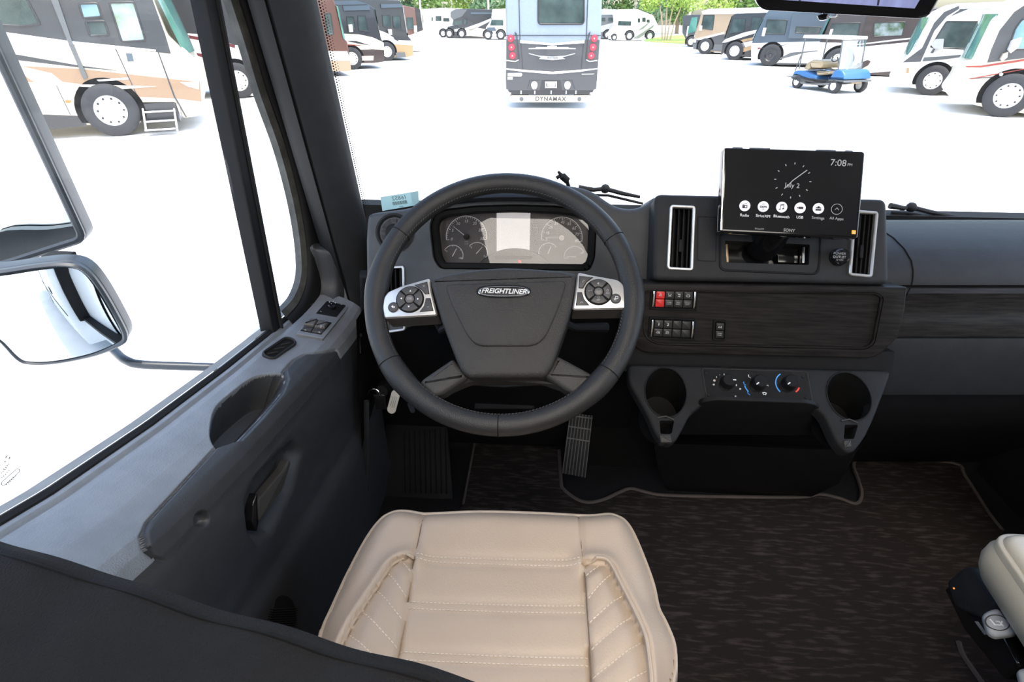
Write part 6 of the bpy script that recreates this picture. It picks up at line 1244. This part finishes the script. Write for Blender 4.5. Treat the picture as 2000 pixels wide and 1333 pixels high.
g1 = M('leaf_yellowgreen', (.34, .46, .10), .7, var=.25, scale=2); g2 = M('leaf_green', (.16, .27, .07), .7, var=.3, scale=1); g3 = M('leaf_bluegreen', (.13, .22, .11), .7, var=.3, scale=1); m_bark = M('pale_bark', (.38, .27, .19), .8, bump=.4, bscale=20)
it = thing('tree', (12, 62, .15), 'young yellow-green tree with several slim trunks on the grass island', 'tree')
tb_ = atZ(1300, 80, .15); it.location = tb_
cm = crown('crown', 3600, g1, [((0, 0, 5.0), 2.2), ((1.6, 0, 4.6), 1.8), ((-1.7, 0, 4.4), 1.7), ((2.2, .3, 3.4), 1.2), ((-1.9, .2, 3.2), 1.0), ((.4, 0, 3.6), 1.3), ((.5, 0, 6.4), 1.8)], .13)
o_ = link('crown', cm, it); o_.matrix_parent_inverse = Matrix()
for a in (-.9, -.25, .3, 1.1): b = B().tube([tb_+V((a*.35, 0, -.1)), tb_+V((a*.6, .1, 1.6)), tb_+V((a*1.4, .1, 4.2))], [.09, .07, .03], 7).build('trunk', m_bark, it)
blob = [((0, 0, 7.5), 3.2), ((2.4, 0, 6), 2.4), ((-2.4, .5, 6.2), 2.5), ((.5, 0, 4.2), 2.6), ((-1, 0, 10), 2.4), ((1.4, 0, 9.4), 2.2), ((0, 0, 2.6), 2.0)]
cms = [crown('crown', 2600, g2, blob, .28), crown('crown', 2600, g3, blob, .28), crown('crown', 2600, g1, blob, .26)]
kinds = ['tall leafy green tree', 'dusky blue-green tree', 'bright yellow-green tree']
spots = [(-27, 92, 1.1, 0, 'dark green tree behind the small brown motorhome at the far end of the left row'), (-22.5, 95, 1.0, 1, 'dusky tree just left of the first pale light pole'), (-18, 93, 1.2, 0, 'full green tree above the plain white far motorhome'), (-14, 96, 1.0, 2, 'bright yellow-green tree above the overcab of the black truck motorhome'), (-10.5, 91, 1.1, 1, 'blue-green tree by the second pale light pole'), (-6.5, 94, 1.1, 0, 'green tree half hidden behind the left edge of the grey coach'),
  (5.5, 93, 1.1, 1, 'dusky tree half hidden behind the right edge of the grey coach'), (9.5, 95, 1.0, 0, 'green tree above the white motorhome with green grey swooshes'), (13.5, 92, 1.2, 1, 'blue-green tree directly behind the young island tree'), (18, 96, 1.1, 0, 'green tree right of the young island tree crown'), (22.5, 91, 1.1, 2, 'bright yellow-green tree behind the white pole of the right row'), (27, 94, 1.2, 0, 'green tree above the beige and charcoal motorhome'), (31.5, 93, 1.1, 1, 'dusky tree above the black and gold motorhome of the right row'), (36, 95, 1.2, 0, 'green tree behind the left end of the hanging monitor'), (60, 72, 1.5, 2, 'yellow-green tree above the roof of the white motorhome with the large side window'), (66, 70, 1.5, 0, 'green tree top between the white and the cream motorhomes')]
m_trk = None
for i, (x, y, s_, kd_, lb_) in enumerate(spots):
    t = thing('tree', (x, y, 0), '', 'tree', 'trees beyond the far row'); t['label'] = lb_
    t.scale = (s_, s_, s_); t.rotation_euler = (0, 0, rg.uniform(0, 6))
    o_ = link('crown', cms[kd_]); o_.parent = t
    if m_trk is None:
        m_trk = B().tube([(0, 0, -.05), (.1, 0, 2.5), (-.1, .1, 6.5)], [.28, .22, .10], 8).build('trunk', m_bark); m_trk.parent = t
    else: c_ = m_trk.copy(); COL.objects.link(c_); c_.parent = t
for x, y0, lab in ((822, 85, 'pale light pole above the small brown motorhome'), (954, 86, 'pale light pole left of the grey coach'), (1347, 60, 'white light pole behind the young tree')):
    p = atY(x, 30, 84 if x < 1200 else 66); t = thing('light_pole', (p.x, p.y, 0), lab, 'light pole', 'light poles'); B().tube([(p.x, p.y, -.05), (p.x, p.y, 9)], [.14, .09], 8).build('pole', C('rv_cream'), t); B().box((p.x, p.y-.4, 9), (.3, .9, .12)).build('lamp_head', C('rv_grey'), t)
# ------------------------------------------------------------------ truck hood outside the windshield
hb = B(); rows = []
for i in range(15):
    f = i/14; y = 1.50+1.0*f; w = .95-.25*f; row = []
    for j in range(17):
        a = -1+j/8; row.append(V((XC+a*w*.98, y, 1.62-.20*f-.05*f*f-.10*abs(a)**3-.0)))
    rows.append(row)
th_ = thing('truck_hood', (XC, 2.0, 1.0), 'white truck hood beyond the windshield wipers', 'hood')
hb.grid(rows).build('hood_panel', m_body_white, th_)
